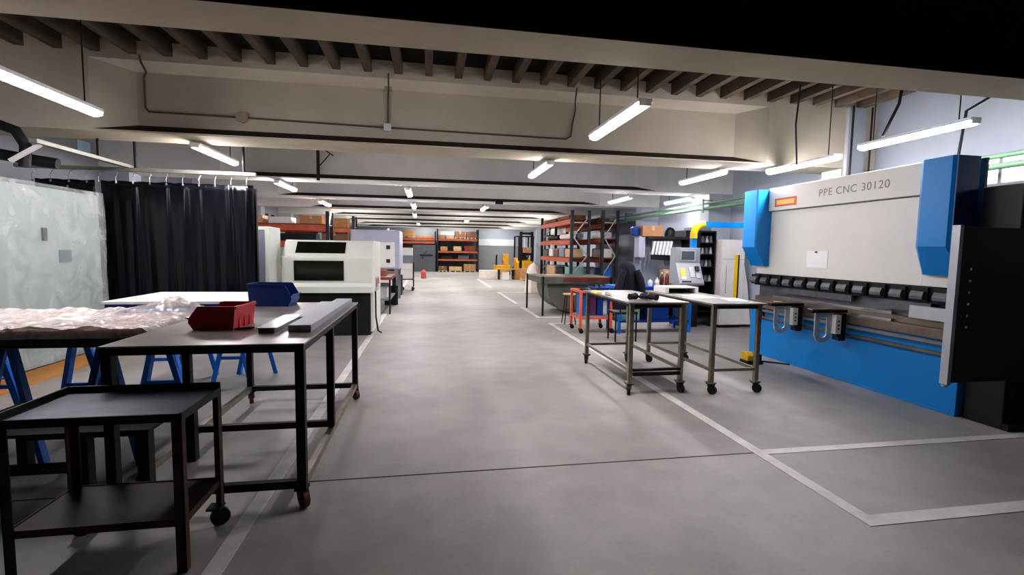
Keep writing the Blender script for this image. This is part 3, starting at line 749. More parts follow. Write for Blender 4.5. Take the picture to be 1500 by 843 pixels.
# end racks
rack('end-wall pallet rack with tool board below, behind the red can', (.42, 31.3, 0), 2.6, .8, 2.6, (1.92, 2.13), rotz=R(90), bh=.12)
rack('end-wall pallet rack with three orange levels beside the white wall panel', (3.18, 31.3, 0), 2.62, .8, 2.75, (.80, 1.32, 2.10), rotz=R(90), bh=.09)
t = thing('tool_board', 'slate grey tool board with dark tools under the end rack', 'tool board', (-.3, 31.1, 0))
MB().box(-1.0, 31.12, 0, .42, 31.2, 1.72).build('board', 'panel_slate', t)
MB().box(-.55, 31.08, 1.02, .25, 31.11, 1.10).bar((-.3,31.09,1.15),(-.12,31.09,1.32),.03,.02).box(-.4,31.08,.8,-.36,31.11,1.02).build('hanging_tool', 'tool_dark', t)
er = [(-1.6,-.95,2.162,.46,'timber','bundle of upright yellow timber on the end rack top'), (-.8,.42-.08,2.162,.16,'cardboard','low brown carton on the end rack top beside the timber'),
      (.6,1.0,2.132,.18,'cardboard','small brown carton on the end rack under the white bale'), (1.12,1.6,2.132,.22,'cardboard_pale','pale carton on the end rack top'),
      (1.68,2.35,2.132,.5,'cardboard_dark','tall dark brown crate on the end rack top'), (2.45,3.05,2.132,.5,'cardboard_dark','tall crate with pale lid at the wall end of the end rack top'),
      (.75,1.2,1.352,.28,'cardboard','brown carton on the middle level of the end rack'), (1.6,2.1,1.352,.3,'cardboard_pale','pale carton stack on the middle level of the end rack'), (2.3,3.0,1.352,.34,'rust_red','rust-red carton on the middle level of the end rack'),
      (.8,1.5,.832,.2,'tool_dark','dark parts tray on the low level of the end rack'), (1.9,2.6,.832,.22,'panel_slate','slate parts tray on the low level of the end rack')]
for x0, x1, z, h, mm, lb in er:
    crate('carton', lb, 'carton', x0, 31.35, z, x1, 31.95, z+h, mm, pal=(h > .3 and z > 2), lid=('white_box' if 'pale lid' in lb else None))
crate('wrapped_bale', 'white wrapped bale lying over cartons on the end rack top', 'bale', .6, 31.36, 2.365, 1.62, 31.95, 2.6, 'cloth_white', lid='cloth_white')
for x0, x1, h, mm, lb in ((.62,1.15,.36,'cardboard_dark','dark heap crate on the floor under the end rack'), (1.3,2.1,.34,'timber_pale','pale timber crate on the floor under the end rack'), (2.25,3.0,.5,'cardboard','square brown crate on the floor by the white wall panel')):
    crate('floor_crate', lb, 'crate', x0, 30.9, 0, x1, 31.25, h, mm, pal=True)
# ------------------------------------------------------------------ forklift, stacker and goods
t = thing('forklift', 'black-masted forklift with overhead guard parked before the end wall', 'forklift', (5.2, 26, 0))
for x in (4.75, 5.35): MB().box(x, 24.9, .05, x+.12, 25.05, 2.45).build('mast_post', 'black_steel', t)
MB().box(4.88, 24.93, 2.3, 5.34, 25.0, 2.42).box(4.88, 24.93, 1.2, 5.34, 25.0, 1.32).box(4.88,24.93,.3,5.34,25.0,.45).build('mast_beam', 'black_steel', t)
MB().box(4.8, 24.8, .08, 5.42, 24.88, .6).build('carriage', 'black_steel', t)
for x in (4.88, 5.22): MB().box(x, 24.2, .05, x+.1, 24.8, .09).build('fork', 'black_steel', t)
MB().prism([(25.15,.25),(25.15,.8),(25.5,.85),(25.9,1.0),(26.5,1.05),(26.7,.9),(26.7,.25)], 'x', 4.7, 5.6).build('body', 'forklift_yellow', t, bevel=.03)
g = MB()
for x in (4.72, 5.5):
    for y in (25.2, 26.5): g.box(x, y, .9, x+.07, y+.07, 2.2)
for i in range(5): g.box(4.72, 25.2+i*.32, 2.2, 5.57, 25.26+i*.32, 2.24)
g.box(4.72, 25.2, 2.2, 4.78, 26.57, 2.24).box(5.51, 25.2, 2.2, 5.57, 26.57, 2.24); g.build('overhead_guard', 'black_steel', t)
MB().box(4.95, 26.0, 1.0, 5.35, 26.1, 1.6).box(4.95, 25.65, 1.0, 5.35, 26.1, 1.1).build('seat', 'black_plastic', t)
for x in (4.65, 5.5):
    for y in (25.4, 26.35): MB().cyl((x, y, .26), .26, .15, 'x', 20).build('wheel', 'rubber', t)
crate('carton', 'brown carton carried high against the forklift mast', 'carton', 4.9, 24.55, 1.34, 5.3, 24.9, 1.62, 'cardboard')
crate('carton', 'yellow carton low on the forklift forks', 'carton', 4.85, 24.3, .095, 5.3, 24.78, .9, 'forklift_yellow')
t = thing('pallet_stacker', 'yellow pedestrian stacker truck in front of the grey end wall', 'stacker truck', (4.0, 26.5, 0))
MB().box(3.6, 26.3, .12, 4.5, 26.8, .62).build('body', 'forklift_yellow', t, bevel=.03)
MB().box(3.62, 26.05, .08, 3.75, 26.29, .3).box(4.3, 26.05, .08, 4.45, 26.29, .3).build('fork', 'black_steel', t)
MB().box(4.1, 26.35, .621, 4.4, 26.7, 1.25).build('battery_cover', 'forklift_yellow', t, bevel=.02)
MB().box(3.68, 26.4, .621, 3.76, 26.5, 1.15).bar((3.72,26.45,1.12),(3.72,26.2,1.2),.04,.04).build('tiller', 'tool_dark', t)
MB().box(4.0,26.32,.7,4.09,26.34,.9).build('label_plate', 'pink_red', t)
for x in (3.75, 4.35): MB().cyl((x-.05, 26.55, .12), .12, .1, 'x', 16).build('wheel', 'rubber', t)
crate('wrapped_bale', 'low white wrapped bundle on the floor beside the stacker truck', 'bale', 2.55, 24.0, 0, 3.45, 24.5, .42, 'cloth_white', lid='cloth_white')
t = thing('low_bench', 'low black bench on the floor in front of the stacker truck', 'bench', (3.9, 23.4, 0))
MB().box(3.4, 23.3, .5, 4.2, 23.8, .54).build('bench_top', 'timber', t)
for x in (3.42, 4.13):
    for y in (23.32, 23.72): MB().box(x, y, 0, x+.05, y+.05, .499).build('leg', 'black_steel', t)
crate('carton', 'white carton under the low black bench', 'carton', 3.6, 23.4, 0, 3.95, 23.7, .4, 'white_box')
crate('carton', 'yellow carton beside the low black bench', 'carton', 4.25, 23.5, 0, 4.6, 24.0, .55, 'timber')
crate('carton', 'large brown carton on a pallet by the aisle line, before the forklift', 'carton', 4.45, 22.6, 0, 5.2, 23.2, .58, 'cardboard', pal=True)
def lump(name, label, cat, c, rx, ry, h, m, seed):
    rings = []; N = 18
    for j in range(9):
        q = j/8; k = (1-q**3.2)**.5 if q < 1 else .02; ring = []
        for i in range(N):
            a = 2*pi*i/N; n = 1+.16*noise.noise(Vector((cos(a)*1.7+seed, sin(a)*1.7, q*2.2)))
            ring.append((c[0]+rx*k*n*cos(a), c[1]+ry*k*n*sin(a), c[2]+h*q))
        rings.append(ring)
    return tag(MB().loft(rings).build(name, m, loc=c, smooth=True), label, cat)
lump('wrapped_load', 'pale cloth-wrapped load beside the rack end by the aisle', 'bale', (3.66, 16.6, 0), .28, .4, 1.05, 'cloth_white', 2)
t = thing('stacked_shelf', 'black slatted shelf holding pink and pale bundles beyond the rack', 'shelf', (5.6, 20.0, 0))
for x in (5.1, 6.1):
    for y in (20, 20.8): MB().box(x-.03, y-.03, 0, x+.03, y+.03, 2.5).build('upright', 'rack_upright', t)
for z in (.8, 1.5, 2.1): MB().box(5.05, 19.98, z, 6.15, 20.82, z+.05).build('shelf_board', 'black_steel', t)
lump('cloth_bundle', 'pale pink bundle on top of the black slatted shelf', 'bundle', (5.45, 20.4, 2.151), .3, .3, .3, 'cloth_white', 5)
lump('cloth_bundle', 'second pale bundle on the black slatted shelf top', 'bundle', (5.98, 20.4, 2.151), .17, .3, .25, 'board_pale', 8)

# ------------------------------------------------------------------ hopper on black legs
t = thing('steel_hopper', 'grey-green steel hopper with curved belly and rust-red front rail on black legs', 'hopper', (3.4, 11.2, 0))
arc = [(2.72,.73)] + [(3.28-.56*cos(a), .66-.60*sin(a)) for a in [R(10*i) for i in range(1, 10)]] + [(3.7,.08),(3.95,.35),(4.12,.73)]
MB().prism(arc, 'y', 10.75, 11.9).build('belly', 'hopper_paint', t, smooth=True)
MB().box(2.52, 10.55, .735, 4.2, 12.0, .86).build('tray', 'hopper_paint', t)
MB().box(3.05, 10.525, .80, 4.22, 10.548, .885).build('rust_rail', 'rust_red', t)
MB().box(2.5, 10.55, .861, 4.22, 12.02, .885).build('rim', 'hopper_paint', t)
for x, y in ((2.55,10.5),(2.50,12.03),(4.17,10.5),(4.17,12.03)): MB().box(x-.02, y-.02, 0, x+.02, y+.02, .9).build('leg', 'black_steel', t)
tag(box(2.75, 11.0, .887, 3.2, 11.6, .9).build('cardboard_sheet', 'cardboard_pale', loc=(3,11.3,.887)), 'flat pale cardboard sheet lying on the hopper rim', 'cardboard')
# stool
t = thing('work_stool', 'small black-legged stool with pale wooden seat beside the orange cart', 'stool', (2.82, 9.35, 0))
MB().cyl((2.82, 9.35, .60), .13, .025, 'z', 20).build('seat', 'timber_pale', t, bevel=.004)
for i in range(4):
    a = pi/4+i*pi/2; MB().tube([(2.82+.08*cos(a), 9.35+.08*sin(a), .6), (2.82+.16*cos(a), 9.35+.16*sin(a), 0)], .011, 8).build('leg', 'black_steel', t)
MB().tube([(2.82+.125*cos(2*pi*i/16), 9.35+.125*sin(2*pi*i/16), .28) for i in range(17)], .008, 6).build('foot_ring', 'black_steel', t)
# orange cart
X0, X1, Y0, Y1 = 2.70, 3.28, 8.22, 8.78
t = thing('service_cart', 'orange tube-framed cart with grey shelves behind the steel tables', 'cart', (3.0, 8.5, 0))
for x in (X0, X1):
    for y in (Y0, Y1):
        MB().box(x-.022, y-.022, .09, x+.022, y+.022, .78).build('post', 'orange_cart', t)
        caster(t, x, y, .09)
for a in ((X0+.022, Y0-.02, .74, X1-.022, Y0+.02, .78), (X0+.022, Y1-.02, .74, X1-.022, Y1+.02, .78), (X0-.02, Y0+.022, .74, X0+.02, Y1-.022, .78), (X1-.02, Y0+.022, .74, X1+.02, Y1-.022, .78), (X0+.022, Y0-.02, .26, X1-.022, Y0+.02, .30), (X0-.02, Y0+.022, .26, X0+.02, Y1-.022, .30)): box(*a).build('frame_rail', 'orange_cart', t)
MB().box(X0+.02, Y0+.02, .30, X1-.02, Y1-.02, .315).build('lower_shelf', 'grey_box', t)
MB().box(X0+.02, Y0+.02, .735, X1-.02, Y1-.02, .745).build('top_tray', 'tool_dark', t)
for i, (x, mm, lb) in enumerate(((2.80,'trestle_blue','tall blue bin standing on the orange cart shelf'), (2.96,'purple','tall purple bin standing on the orange cart shelf'), (3.10,'blue_plastic','tall dark blue bin at the inner end of the orange cart shelf'))):
    crate('tool_bin', lb, 'bin', x-.055, 8.3, .316, x+.055, 8.6, .70, mm, open_=True)
lump('tool_heap', 'dark lumpy tool roll on the orange cart top', 'tool roll', (2.85, 8.45, .7465), .12, .12, .07, 'tool_dark', 9)

# ------------------------------------------------------------------ blue workbench with backboard
t = thing('workbench', 'blue workbench with grey backboard and overhead cabinet behind steel tables', 'workbench', (3.9, 8.5, 0))
MB().box(3.36, 8.12, .80, 4.85, 8.78, .86).build('bench_top', 'trestle_blue', t)
MB().box(3.36, 8.10, .74, 4.85, 8.119, .86).build('apron', 'press_navy', t)
for x in (3.40, 4.78):
    for y in (8.15, 8.7): MB().box(x, y, 0, x+.05, y+.05, .799).build('leg', 'trestle_blue', t)
MB().box(3.42, 8.15, .2, 4.8, 8.74, .23).build('lower_shelf', 'blue_plastic', t)
MB().box(3.46, 8.72, .24, 4.77, 8.74, .79).build('back_sheet', 'tool_dark', t)
MB().box(3.95, 8.79, .5, 4.95, 8.82, 1.80).build('backboard', 'backboard', t)
k = MB().box(3.95, 8.6, 1.39, 4.08, 8.789, 1.79).build('cabinet_side', 'machine_grey', t)
MB().box(4.081, 8.5, 1.74, 4.95, 8.789, 1.79).box(4.93, 8.5, 1.3, 4.95, 8.789, 1.739).box(4.55, 8.55, 1.38, 4.929, 8.789, 1.42).build('overhead_shelf', 'black_plastic', t)
MB().tube([(4.72,8.5,.861),(4.72,8.5,1.38)], .025, 10).build('shelf_post', 'grey_box', t)
hold = thing('document_holder', 'dark rack of tilted white folders under the overhead shelf', 'document holder', (4.4, 8.45, 1.4))
MB().bar((4.14,8.47,1.40),(4.55,8.47,1.38),.02,.1).bar((4.14,8.47,1.40),(4.14,8.47,1.735),.02,.02).build('tray', 'black_plastic', hold)
for i in range(6):
    x = 4.13+i*.062
    MB().prism([(x,1.45),(x+.03,1.44),(x+.075,1.69),(x+.045,1.70)], 'y', 8.42-.012*i, 8.5-.012*i).build('folder', 'paper', hold)
G2 = None
def bottle(label, x, y, z, r, h, m, capm):
    t = thing('bottle', label, 'bottle', (x,y,z), group='bottles on the blue workbench', local=True)
    MB().lathe((0,0,0), [(r*.9,0),(r,.01),(r,h*.6),(r*.8,h*.7),(r*.35,h*.8),(r*.33,h*.92)], 14).build('body', m, t, smooth=True)
    MB().lathe((0,0,0), [(r*.4,h*.9),(r*.42,h*.92),(r*.42,h),(r*.36,h*1.01)], 12).build('cap', capm, t, smooth=True)
for a in ((4.06,8.3,'white_box','white squat bottle on the blue workbench beside the jacket',.045,.14,'teal'), (4.2,8.3,'cloth_white','pale bottle on the blue workbench between white and brown bottles',.04,.16,'white_box'), (4.30,8.32,'brown_plastic','brown bottle with pale cap on the blue workbench',.036,.25,'white_box'), (4.39,8.3,'rust_red','slim red spray bottle on the blue workbench by the cardboard box',.03,.27,'white_box'), (3.95,8.36,'grey_box','small grey pot on the blue workbench, between jacket and white bottle',.05,.1,'grey_box')):
    bottle(a[3], a[0], a[1], .861, a[4], a[5], a[2], a[6])
crate('carton', 'brown cardboard box on the blue workbench below the overhead shelf', 'carton', 4.45, 8.2, .861, 4.68, 8.45, 1.08, 'cardboard')
crate('carton', 'small pale carton standing on the blue workbench beside the brown cardboard box', 'carton', 4.44, 8.52, .861, 4.60, 8.7, 1.16, 'cardboard_pale')
crate('parts_bin', 'bright blue parts tray full of small parts on the orange cart', 'bin', 3.02, 8.27, .747, 3.235, 8.73, .83, 'blue_plastic', open_=True)
for i in range(6):
    x = 3.06+.032*i; tag(MB().lathe((x, 8.36+.12*(i%3), .764), [(.016,0),(.016,.09),(.008,.095)], 8).build('metal_part', ('chrome','tool_dark','grey_box')[i%3], loc=(x,8.36,.764)), 'small turned metal part in the bright blue parts tray', 'metal part', 'metal parts in the blue tray')
crate('floor_crate', 'blue crate on the lower shelf of the blue workbench', 'crate', 4.0, 8.2, .231, 4.4, 8.6, .6, 'blue_plastic', open_=True)
crate('floor_crate', 'teal crate on the lower shelf of the blue workbench', 'crate', 3.5, 8.25, .231, 3.85, 8.6, .5, 'teal', open_=True)
crate('carton', 'tan carton on top of the overhead cabinet', 'carton', 4.0, 8.56, 1.791, 4.42, 8.78, 1.99, 'cardboard')
t = thing('storage_tub', 'dark blue tub on top of the overhead cabinet beside the tan carton', 'tub', (3.985, 8.7, 1.791))
MB().lathe((3.9,8.69,1.80), [(.06,0),(.075,.01),(.085,.12)], 16).build('shell', 'press_navy', t, smooth=True)
MB().lathe((3.9,8.69,1.921), [(.09,0),(.09,.02),(.05,.05)], 16).build('lid', 'press_navy', t, smooth=True)
MB().box(3.82, 8.60, 1.791, 3.99, 8.78, 1.799).build('foot_plate', 'press_navy', t)
lump('cable_coil', 'black bundled cable on the overhead shelf top', 'cable', (4.60, 8.65, 1.791), .10, .10, .19, 'black_plastic', 12)

# chair with jacket
t = thing('work_chair', 'dark chair under a jacket in front of the blue workbench', 'chair', (3.22, 7.55, 0))
for x in (3.04, 3.40):
    for y in (7.4, 7.72): MB().tube([(x,y,0),(x,y,.46)], .014, 8).build('leg', 'black_steel', t)
    MB().tube([(3.22+(x-3.22)*.6,7.4,.5),(3.22+(x-3.22)*.5,7.37,1.05)], .012, 8).build('back_post', 'black_steel', t)
MB().box(3.02, 7.38, .461, 3.42, 7.74, .5).build('seat', 'black_plastic', t, bevel=.01)
MB().box(3.13, 7.365, .75, 3.31, 7.385, 1.05).build('backrest', 'black_plastic', t, bevel=.008)
prof = [(.55,.26,.05),(.70,.27,.07),(.82,.26,.085),(.95,.20,.095),(1.08,.155,.10),(1.18,.15,.10),(1.26,.125,.09),(1.31,.08,.06),(1.335,.02,.02)]
def coat(inner=0):
    rings = []
    for z, rx, ry in prof:
        ring = []
        for i in range(40):
            a = 2*pi*i/40; nn = 1+.05*sin(a*7+z*6)+.03*sin(a*13+z*3)
            ring.append((3.215-.04*(z-.9)*1.5+rx*nn*cos(a), 7.37+ry*nn*sin(a), z))
        rings.append(ring)
    q = MB().loft(rings); q.f = q.f[:-2]+q.f[-1:]; q.mi = q.mi[:-1]; return q
t = thing('work_jacket', 'dark navy jacket draped over a chair back before the blue workbench', 'jacket', (3.215, 7.37, .55))
coat().build('body', 'jacket', t, smooth=True)
MB().tube([(3.33,7.30,1.19),(3.385,7.26,1.05),(3.42,7.24,.9),(3.45,7.26,.74)], [.05,.055,.05,.045], 12).build('sleeve', 'jacket', t, smooth=True)
MB().tube([(3.11,7.30,1.19),(3.04,7.26,1.05),(3.01,7.24,.9),(2.99,7.26,.76)], [.05,.055,.05,.045], 12).build('sleeve', 'jacket', t, smooth=True)

# ------------------------------------------------------------------ steel tables
def steel_table(label, X0, X1, Y0, Y1, zt):
    t = thing('steel_table', label, 'table', ((X0+X1)/2, (Y0+Y1)/2, 0), group='steel tables on casters')
    MB().box(X0-.03, Y0-.03, zt-.02, X1+.03, Y1+.03, zt).build('table_top', 'steel', t, bevel=.003)
    m = MB(); m.box(X0+.05, Y0, zt-.06, X1-.05, Y0+.02, zt-.0205).box(X0+.05, Y1-.02, zt-.06, X1-.05, Y1, zt-.0205).box(X0, Y0+.05, zt-.05, X0+.02, Y1-.05, zt-.0205).box(X1-.02, Y0+.05, zt-.05, X1, Y1-.05, zt-.0205); m.build('apron', 'black_steel', t)
    for x in (X0, X1-.045):
        for y in (Y0, Y1-.045):
            MB().box(x, y, .13, x+.045, y+.045, zt-.0205).build('leg', 'steel_leg', t, bevel=.004)
            c_ = caster(t, x+.022, y+.022, .115, 'rubber', 2.2+x)
            MB().box(x-.02, y-.02, .1155, x+.065, y+.065, .1295).build('flange', 'steel_leg', t)
    z0, z1 = .24, .27
    for q in ((X0+.046, Y1-.035, z0, X1-.046, Y1-.01, z1), (X0+.01, Y0+.046, z0, X0+.035, Y1-.046, z1), (X1-.035, Y0+.046, z0, X1-.01, Y1-.046, z1), (X0+.046, Y0+.01, z0, X1-.046, Y0+.035, z1)): box(*q).build('stretcher', 'steel_leg', t)
    return t
a = steel_table('steel table on casters with dark gloves and loose papers, beside the aisle line', 2.06, 2.68, 4.63, 6.06, .975)
b = steel_table('steel table on casters with white open box, nearer the blue press', 2.93, 3.50, 4.52, 6.04, .972)
MB().box(2.106, 4.6, .20, 2.634, 4.629, .235).box(2.106,4.6,.25,2.634,4.629,.275).build('foot_rail', 'black_steel', a)
def paper(label, x, y, z, w, h, rot, curl=.006):
    c, s = cos(rot), sin(rot)
    def fn(u, v):
        px, py = (u-.5)*w, (v-.5)*h
        return (x+px*c-py*s, y+px*s+py*c, z+curl*(u-.5)**2*4*v)
    tag(sheet(fn, 6, 6).build('paper_sheet', 'paper', loc=(x,y,z)), label, 'paper')
paper('white drawing sheet lying behind the gloves', 2.40, 5.18, .9765, .30, .42, .2)
paper('white paper at the far end of the glove table', 2.22, 5.62, .9768, .21, .3, -.3)
paper('small white sheet by the outer edge of the glove table', 2.18, 5.25, .9772, .15, .21, .5)
paper('large white sheet on the table nearer the press, in front of the white box', 3.17, 5.25, .9735, .3, .42, .1)
paper('white sheet on the outer corner of the open-box table', 3.38, 4.86, .9738, .21, .3, -.15)
t = thing('tape_roll', 'white and teal tape roll on the far end of the glove table', 'tape', (2.10, 5.45, .976))
MB().lathe((2.13,5.42,.9765), [(.045,0),(.05,.004),(.05,.04),(.045,.044)], 18).build('roll', 'white_box', t)
MB().lathe((2.13,5.42,1.021), [(.025,0),(.025,.003)], 14).build('core', 'teal', t)
tag(MB().prism([(2.02,.9765),(2.10,.9765),(2.09,1.0),(2.03,1.0)], 'y', 5.55, 5.75).build('sponge', 'logo_yellow', loc=(2.06,5.65,.9765)), 'yellowish sponge block at the far corner of the glove table', 'sponge')
def glove(label, x, y, z, rot):
    m = MB(); c, s = cos(rot), sin(rot)
    def P(a, b, h): return (x+a*c-b*s, y+a*s+b*c, z+h+.016)
    m.tube([P(-.09,0,.022),P(-.05,0,.024),P(0,0,.026),P(.03,0,.02)], [.034,.03,.038,.022], 12)
    for i in range(4):
        b0 = -.03+.02*i; l = (.055,.07,.066,.05)[i]
        m.tube([P(.02,b0,.02),P(.02+l*.5,b0*1.15,.026),P(.02+l,b0*1.2,.014)], [.011,.011,.008], 8)
    m.tube([P(-.01,.03,.02),P(.015,.055,.026),P(.04,.06,.016)], [.012,.011,.008], 8)
    tag(m.build('work_glove', 'glove', loc=(x,y,z), smooth=True), label, 'glove', 'work gloves')
glove('flat dark work glove by the edge of the steel table', 2.20, 4.83, .9765, .4)
glove('crumpled dark work glove beside the flat one on the steel table', 2.36, 4.80, .9765, 1.9)
lump('glove_cuff', 'raised dark cloth lump beside the work gloves', 'cloth', (2.37, 4.98, .9765), .05, .07, .065, 'glove', 4)
t = thing('open_box', 'white open-front box at the far end of the table near the press', 'box', (3.2, 5.8, .973))
m = MB(); m.box(2.98,5.66,.973,3.03,5.98,1.05).box(3.031,5.66,1.035,3.44,5.98,1.05).box(3.4,5.66,.973,3.44,5.98,1.034); m.build('shell', 'white_box', t)
MB().box(3.032, 5.9, .973, 3.399, 5.97, 1.034).build('dark_insert', 'tool_dark', t)

# ------------------------------------------------------------------ press brake
px = 4.84
t = thing('press_brake', 'large blue and white press brake lettered on its upper cover', 'press brake', (5.4, 5.0, 0))
MB().box(px, 3.58, .02, px+.12, 6.5, .70).box(px, 3.58, 0, px+.10, 6.5, .0195).build('lower_apron', 'press_blue', t, bevel=.004)
for y0, y1 in ((3.60, 3.72), (6.38, 6.5)): MB().box(px+.13, y0, .0, px+1.05, y1, 2.10).build('side_frame', 'press_black', t)
MB().box(px+.4, 3.73, .3, px+1.0, 6.37, 2.08).build('rear_body', 'press_black', t)
MB().box(px-.03, 3.60, .7005, px+.16, 6.48, .80).build('bed_beam', 'bed_steel', t, bevel=.004)
MB().box(px+.02, 3.66, .8005, px+.10, 6.45, .87).build('die_rail', 'bed_steel', t, bevel=.003)
MB().box(px+.1005, 3.66, .80, px+.12, 6.45, 1.05).build('back_gauge_plate', 'clamp', t)
MB().box(px+.035, 4.3, .8705, px+.065, 6.1, .90).build('lower_die', 'bright_steel', t)
MB().box(px, 3.98, 1.20, px+.10, 6.42, 2.09).box(px, 3.62, 1.20, px+.10, 3.979, 1.312).build('ram_plate', 'press_white', t, bevel=.003)
uc = MB().box(px-.06, 3.97, 2.10, px+.3, 6.165, 2.415).build('upper_cover', 'press_white', t, bevel=.006)
# wings
def wing(y0, y1, inner, nearend):
    z0, z1 = 1.315, 2.40; xf = 4.60; ch = .07; zc = z0+.26
    m = MB(); rings = []
    a0 = y0 if inner != 'lo' else y0; 
    lo_ch = ch if (inner == 'lo' or nearend) else .02; hi_ch = ch if inner == 'hi' else .02
    for z, xx in ((z0, xf+.20), (zc, xf), (z1-.03, xf), (z1, xf+.03)):
        rings.append([(px+.3, y0, z), (xx+lo_ch if xx < xf+.1 else xx+.01, y0, z), (xx, y0+lo_ch, z), (xx, y1-hi_ch, z), (xx+hi_ch if xx < xf+.1 else xx+.01, y1, z), (px+.3, y1, z)])
    m.loft(rings); return m
w1 = MB()
def wing2(y0, y1, cl, ch_):
    z0, z1, xf = 1.315, 2.40, 4.60; m = MB(); rings = []
    for z, dx in ((z0, .17), (z0+.27, 0), (z1, 0)):
        x = xf+dx; k = 1 if dx == 0 else .35
        rings.append([(px-.002, y0, z), (min(x+cl*k, px-.01), y0, z), (x, y0+cl*k*1.0, z), (x, y1-ch_*k, z), (min(x+ch_*k, px-.01), y1, z), (px-.002, y1, z)])
    m.loft(rings); return m
wing2(3.58, 3.955, .02, .10).build('near_cover', 'press_blue', t)
wing2(6.17, 6.47, .015, .02).build('far_cover', 'press_blue', t)
MB().box(4.62, 3.565, 1.32, 4.86, 3.579, 2.395).build('near_end_plate', 'press_navy', t)
for y0, y1 in ((3.58, 3.96), (6.17, 6.46)): MB().box(px+.101, y0, 1.3155, px+.13, y1, 2.39).build('cover_back', 'press_black', t)
# clamps
ck = MB().box(px+.012, 3.63, 1.03, px+.09, 6.47, 1.199).build('clamp_bar', 'clamp_dark', t)
ys = [3.76+ i*.222 for i in range(13)]
for y in ys:
    q = MB().box(px-.02, y-.08, 1.045, px+.011, y+.08, 1.185).build('clamp', 'clamp_dark', t, bevel=.004)
    MB().prism([(px-.021,1.06),(px-.06,1.07),(px-.065,1.10),(px-.045,1.145),(px-.021,1.15)], 'y', y-.065, y+.065).build('clamp_block', 'clamp', q)
MB().box(px+.03, 3.9, .93, px+.06, 4.4, 1.029).box(px+.03, 4.8, .95, px+.06, 5.9, 1.029).build('punch', 'clamp', t)
MB().box(px-.03, 3.68, .875, px+.018, 4.06, 1.0).build('near_die_block', 'plate_grey', t)
for z, xo in ((.655, .045), (.555, .03)):
    MB().box(px-xo-.02, 3.6, z, px-xo+.01, 6.3, z+.03).build('guide_rail', 'bed_steel' if z < .6 else 'steel', t)
MB().box(px-.02, 3.62, .54, px-.0005, 3.66, .7).box(px-.02, 6.2, .54, px-.0005, 6.24, .7).build('rail_bracket', 'clamp_dark', t)
# lettering and badge
def lettering(txt, size, loc, parent, m):
    cu = bpy.data.curves.new('lettering', 'FONT'); cu.body = txt; cu.size = size; cu.extrude = .001; cu.space_character = 1.12
    o = bpy.data.objects.new('tmp', cu); col.objects.link(o)
    bpy.context.view_layer.update()
    me = bpy.data.meshes.new_from_object(o.evaluated_get(bpy.context.evaluated_depsgraph_get()))
    me.transform(Matrix.Rotation(R(-90), 4, 'Z') @ Matrix.Rotation(R(90), 4, 'X'))
    base = Vector(parent.location)
    r = parent
    while r.parent: r = r.parent
    me.transform(Matrix.Translation(Vector(loc)-Vector(r.location)))
    bpy.data.objects.remove(o)
    me.materials.clear(); me.materials.append(MATS[m])
    q = bpy.data.objects.new('lettering', me); col.objects.link(q); q.parent = parent; return q
yy = 5.28
for wd_ in ('PPE', 'CNC', '30120'):
    q_ = lettering(wd_, .125, (px-.062, yy, 2.215), uc, 'lettering')
    ys_ = [v.co.y for v in q_.data.vertices]; yy -= (max(ys_)-min(ys_)) + .062
bd = MB().box(px-.064, 5.64, 2.15, px-.0605, 6.04, 2.26).build('badge', 'logo_orange', uc)
MB().box(px-.066, 5.68, 2.175, px-.0645, 6.0, 2.235).build('badge_band', 'logo_yellow', bd)
MB().box(px-.066, 5.64, 2.15, px-.0645, 6.04, 2.16).box(px-.066, 5.64, 2.25, px-.0645, 6.04, 2.26).build('badge_border', 'logo_red', bd)
pp = MB().box(px-.004, 5.14, 1.33, px-.0005, 5.47, 1.54).build('notice_paper', 'paper', t)
MB().box(px-.006, 5.3, 1.515, px-.0045, 5.34, 1.535).build('tape_mark', 'ink', pp)
# side guard door and electrical cabinet
gd = thing('side_guard', 'dark swing guard door with pale edge at the near end of the press', 'guard door', (4.6, 3.1, .48))
MB().box(4.085, 3.08, .49, 5.7, 3.12, 1.73).build('panel', 'guard_black', gd, bevel=.003)
MB().box(4.05, 3.07, .478, 4.084, 3.13, 1.742).build('edge_strip', 'plate_grey', gd)
MB().lathe((4.067,3.10,.453), [(.01,0),(.02,.005),(.02,.022)]).build('foot', 'plate_grey', gd)
for i in range(6): MB().cyl((4.19, 3.074, 1.40-.092*i), .011, .006, 'y', 10).build('bolt_head', 'chrome', gd)
for z in (.75, 1.5): MB().box(5.15, 3.1205, z, 5.25, 3.198, z+.1).build('hinge_mount', 'press_black', gd)
ec = thing('electrical_cabinet', 'black electrical cabinet standing behind the swing guard door', 'cabinet', (5.5, 3.4, 0))
MB().box(4.90, 3.25, 0, 6.2, 3.56, 2.12).build('body', 'press_black', ec, bevel=.008)
d = MB().box(4.95, 3.235, .1, 6.15, 3.249, 2.05).build('door', 'press_black', ec)
MB().box(5.05, 3.22, 1.0, 5.09, 3.234, 1.2).build('handle', 'guard_black', d)
MB().box(4.9, 3.2, .0, 6.2, 3.249, .06).build('plinth', 'press_black', ec)
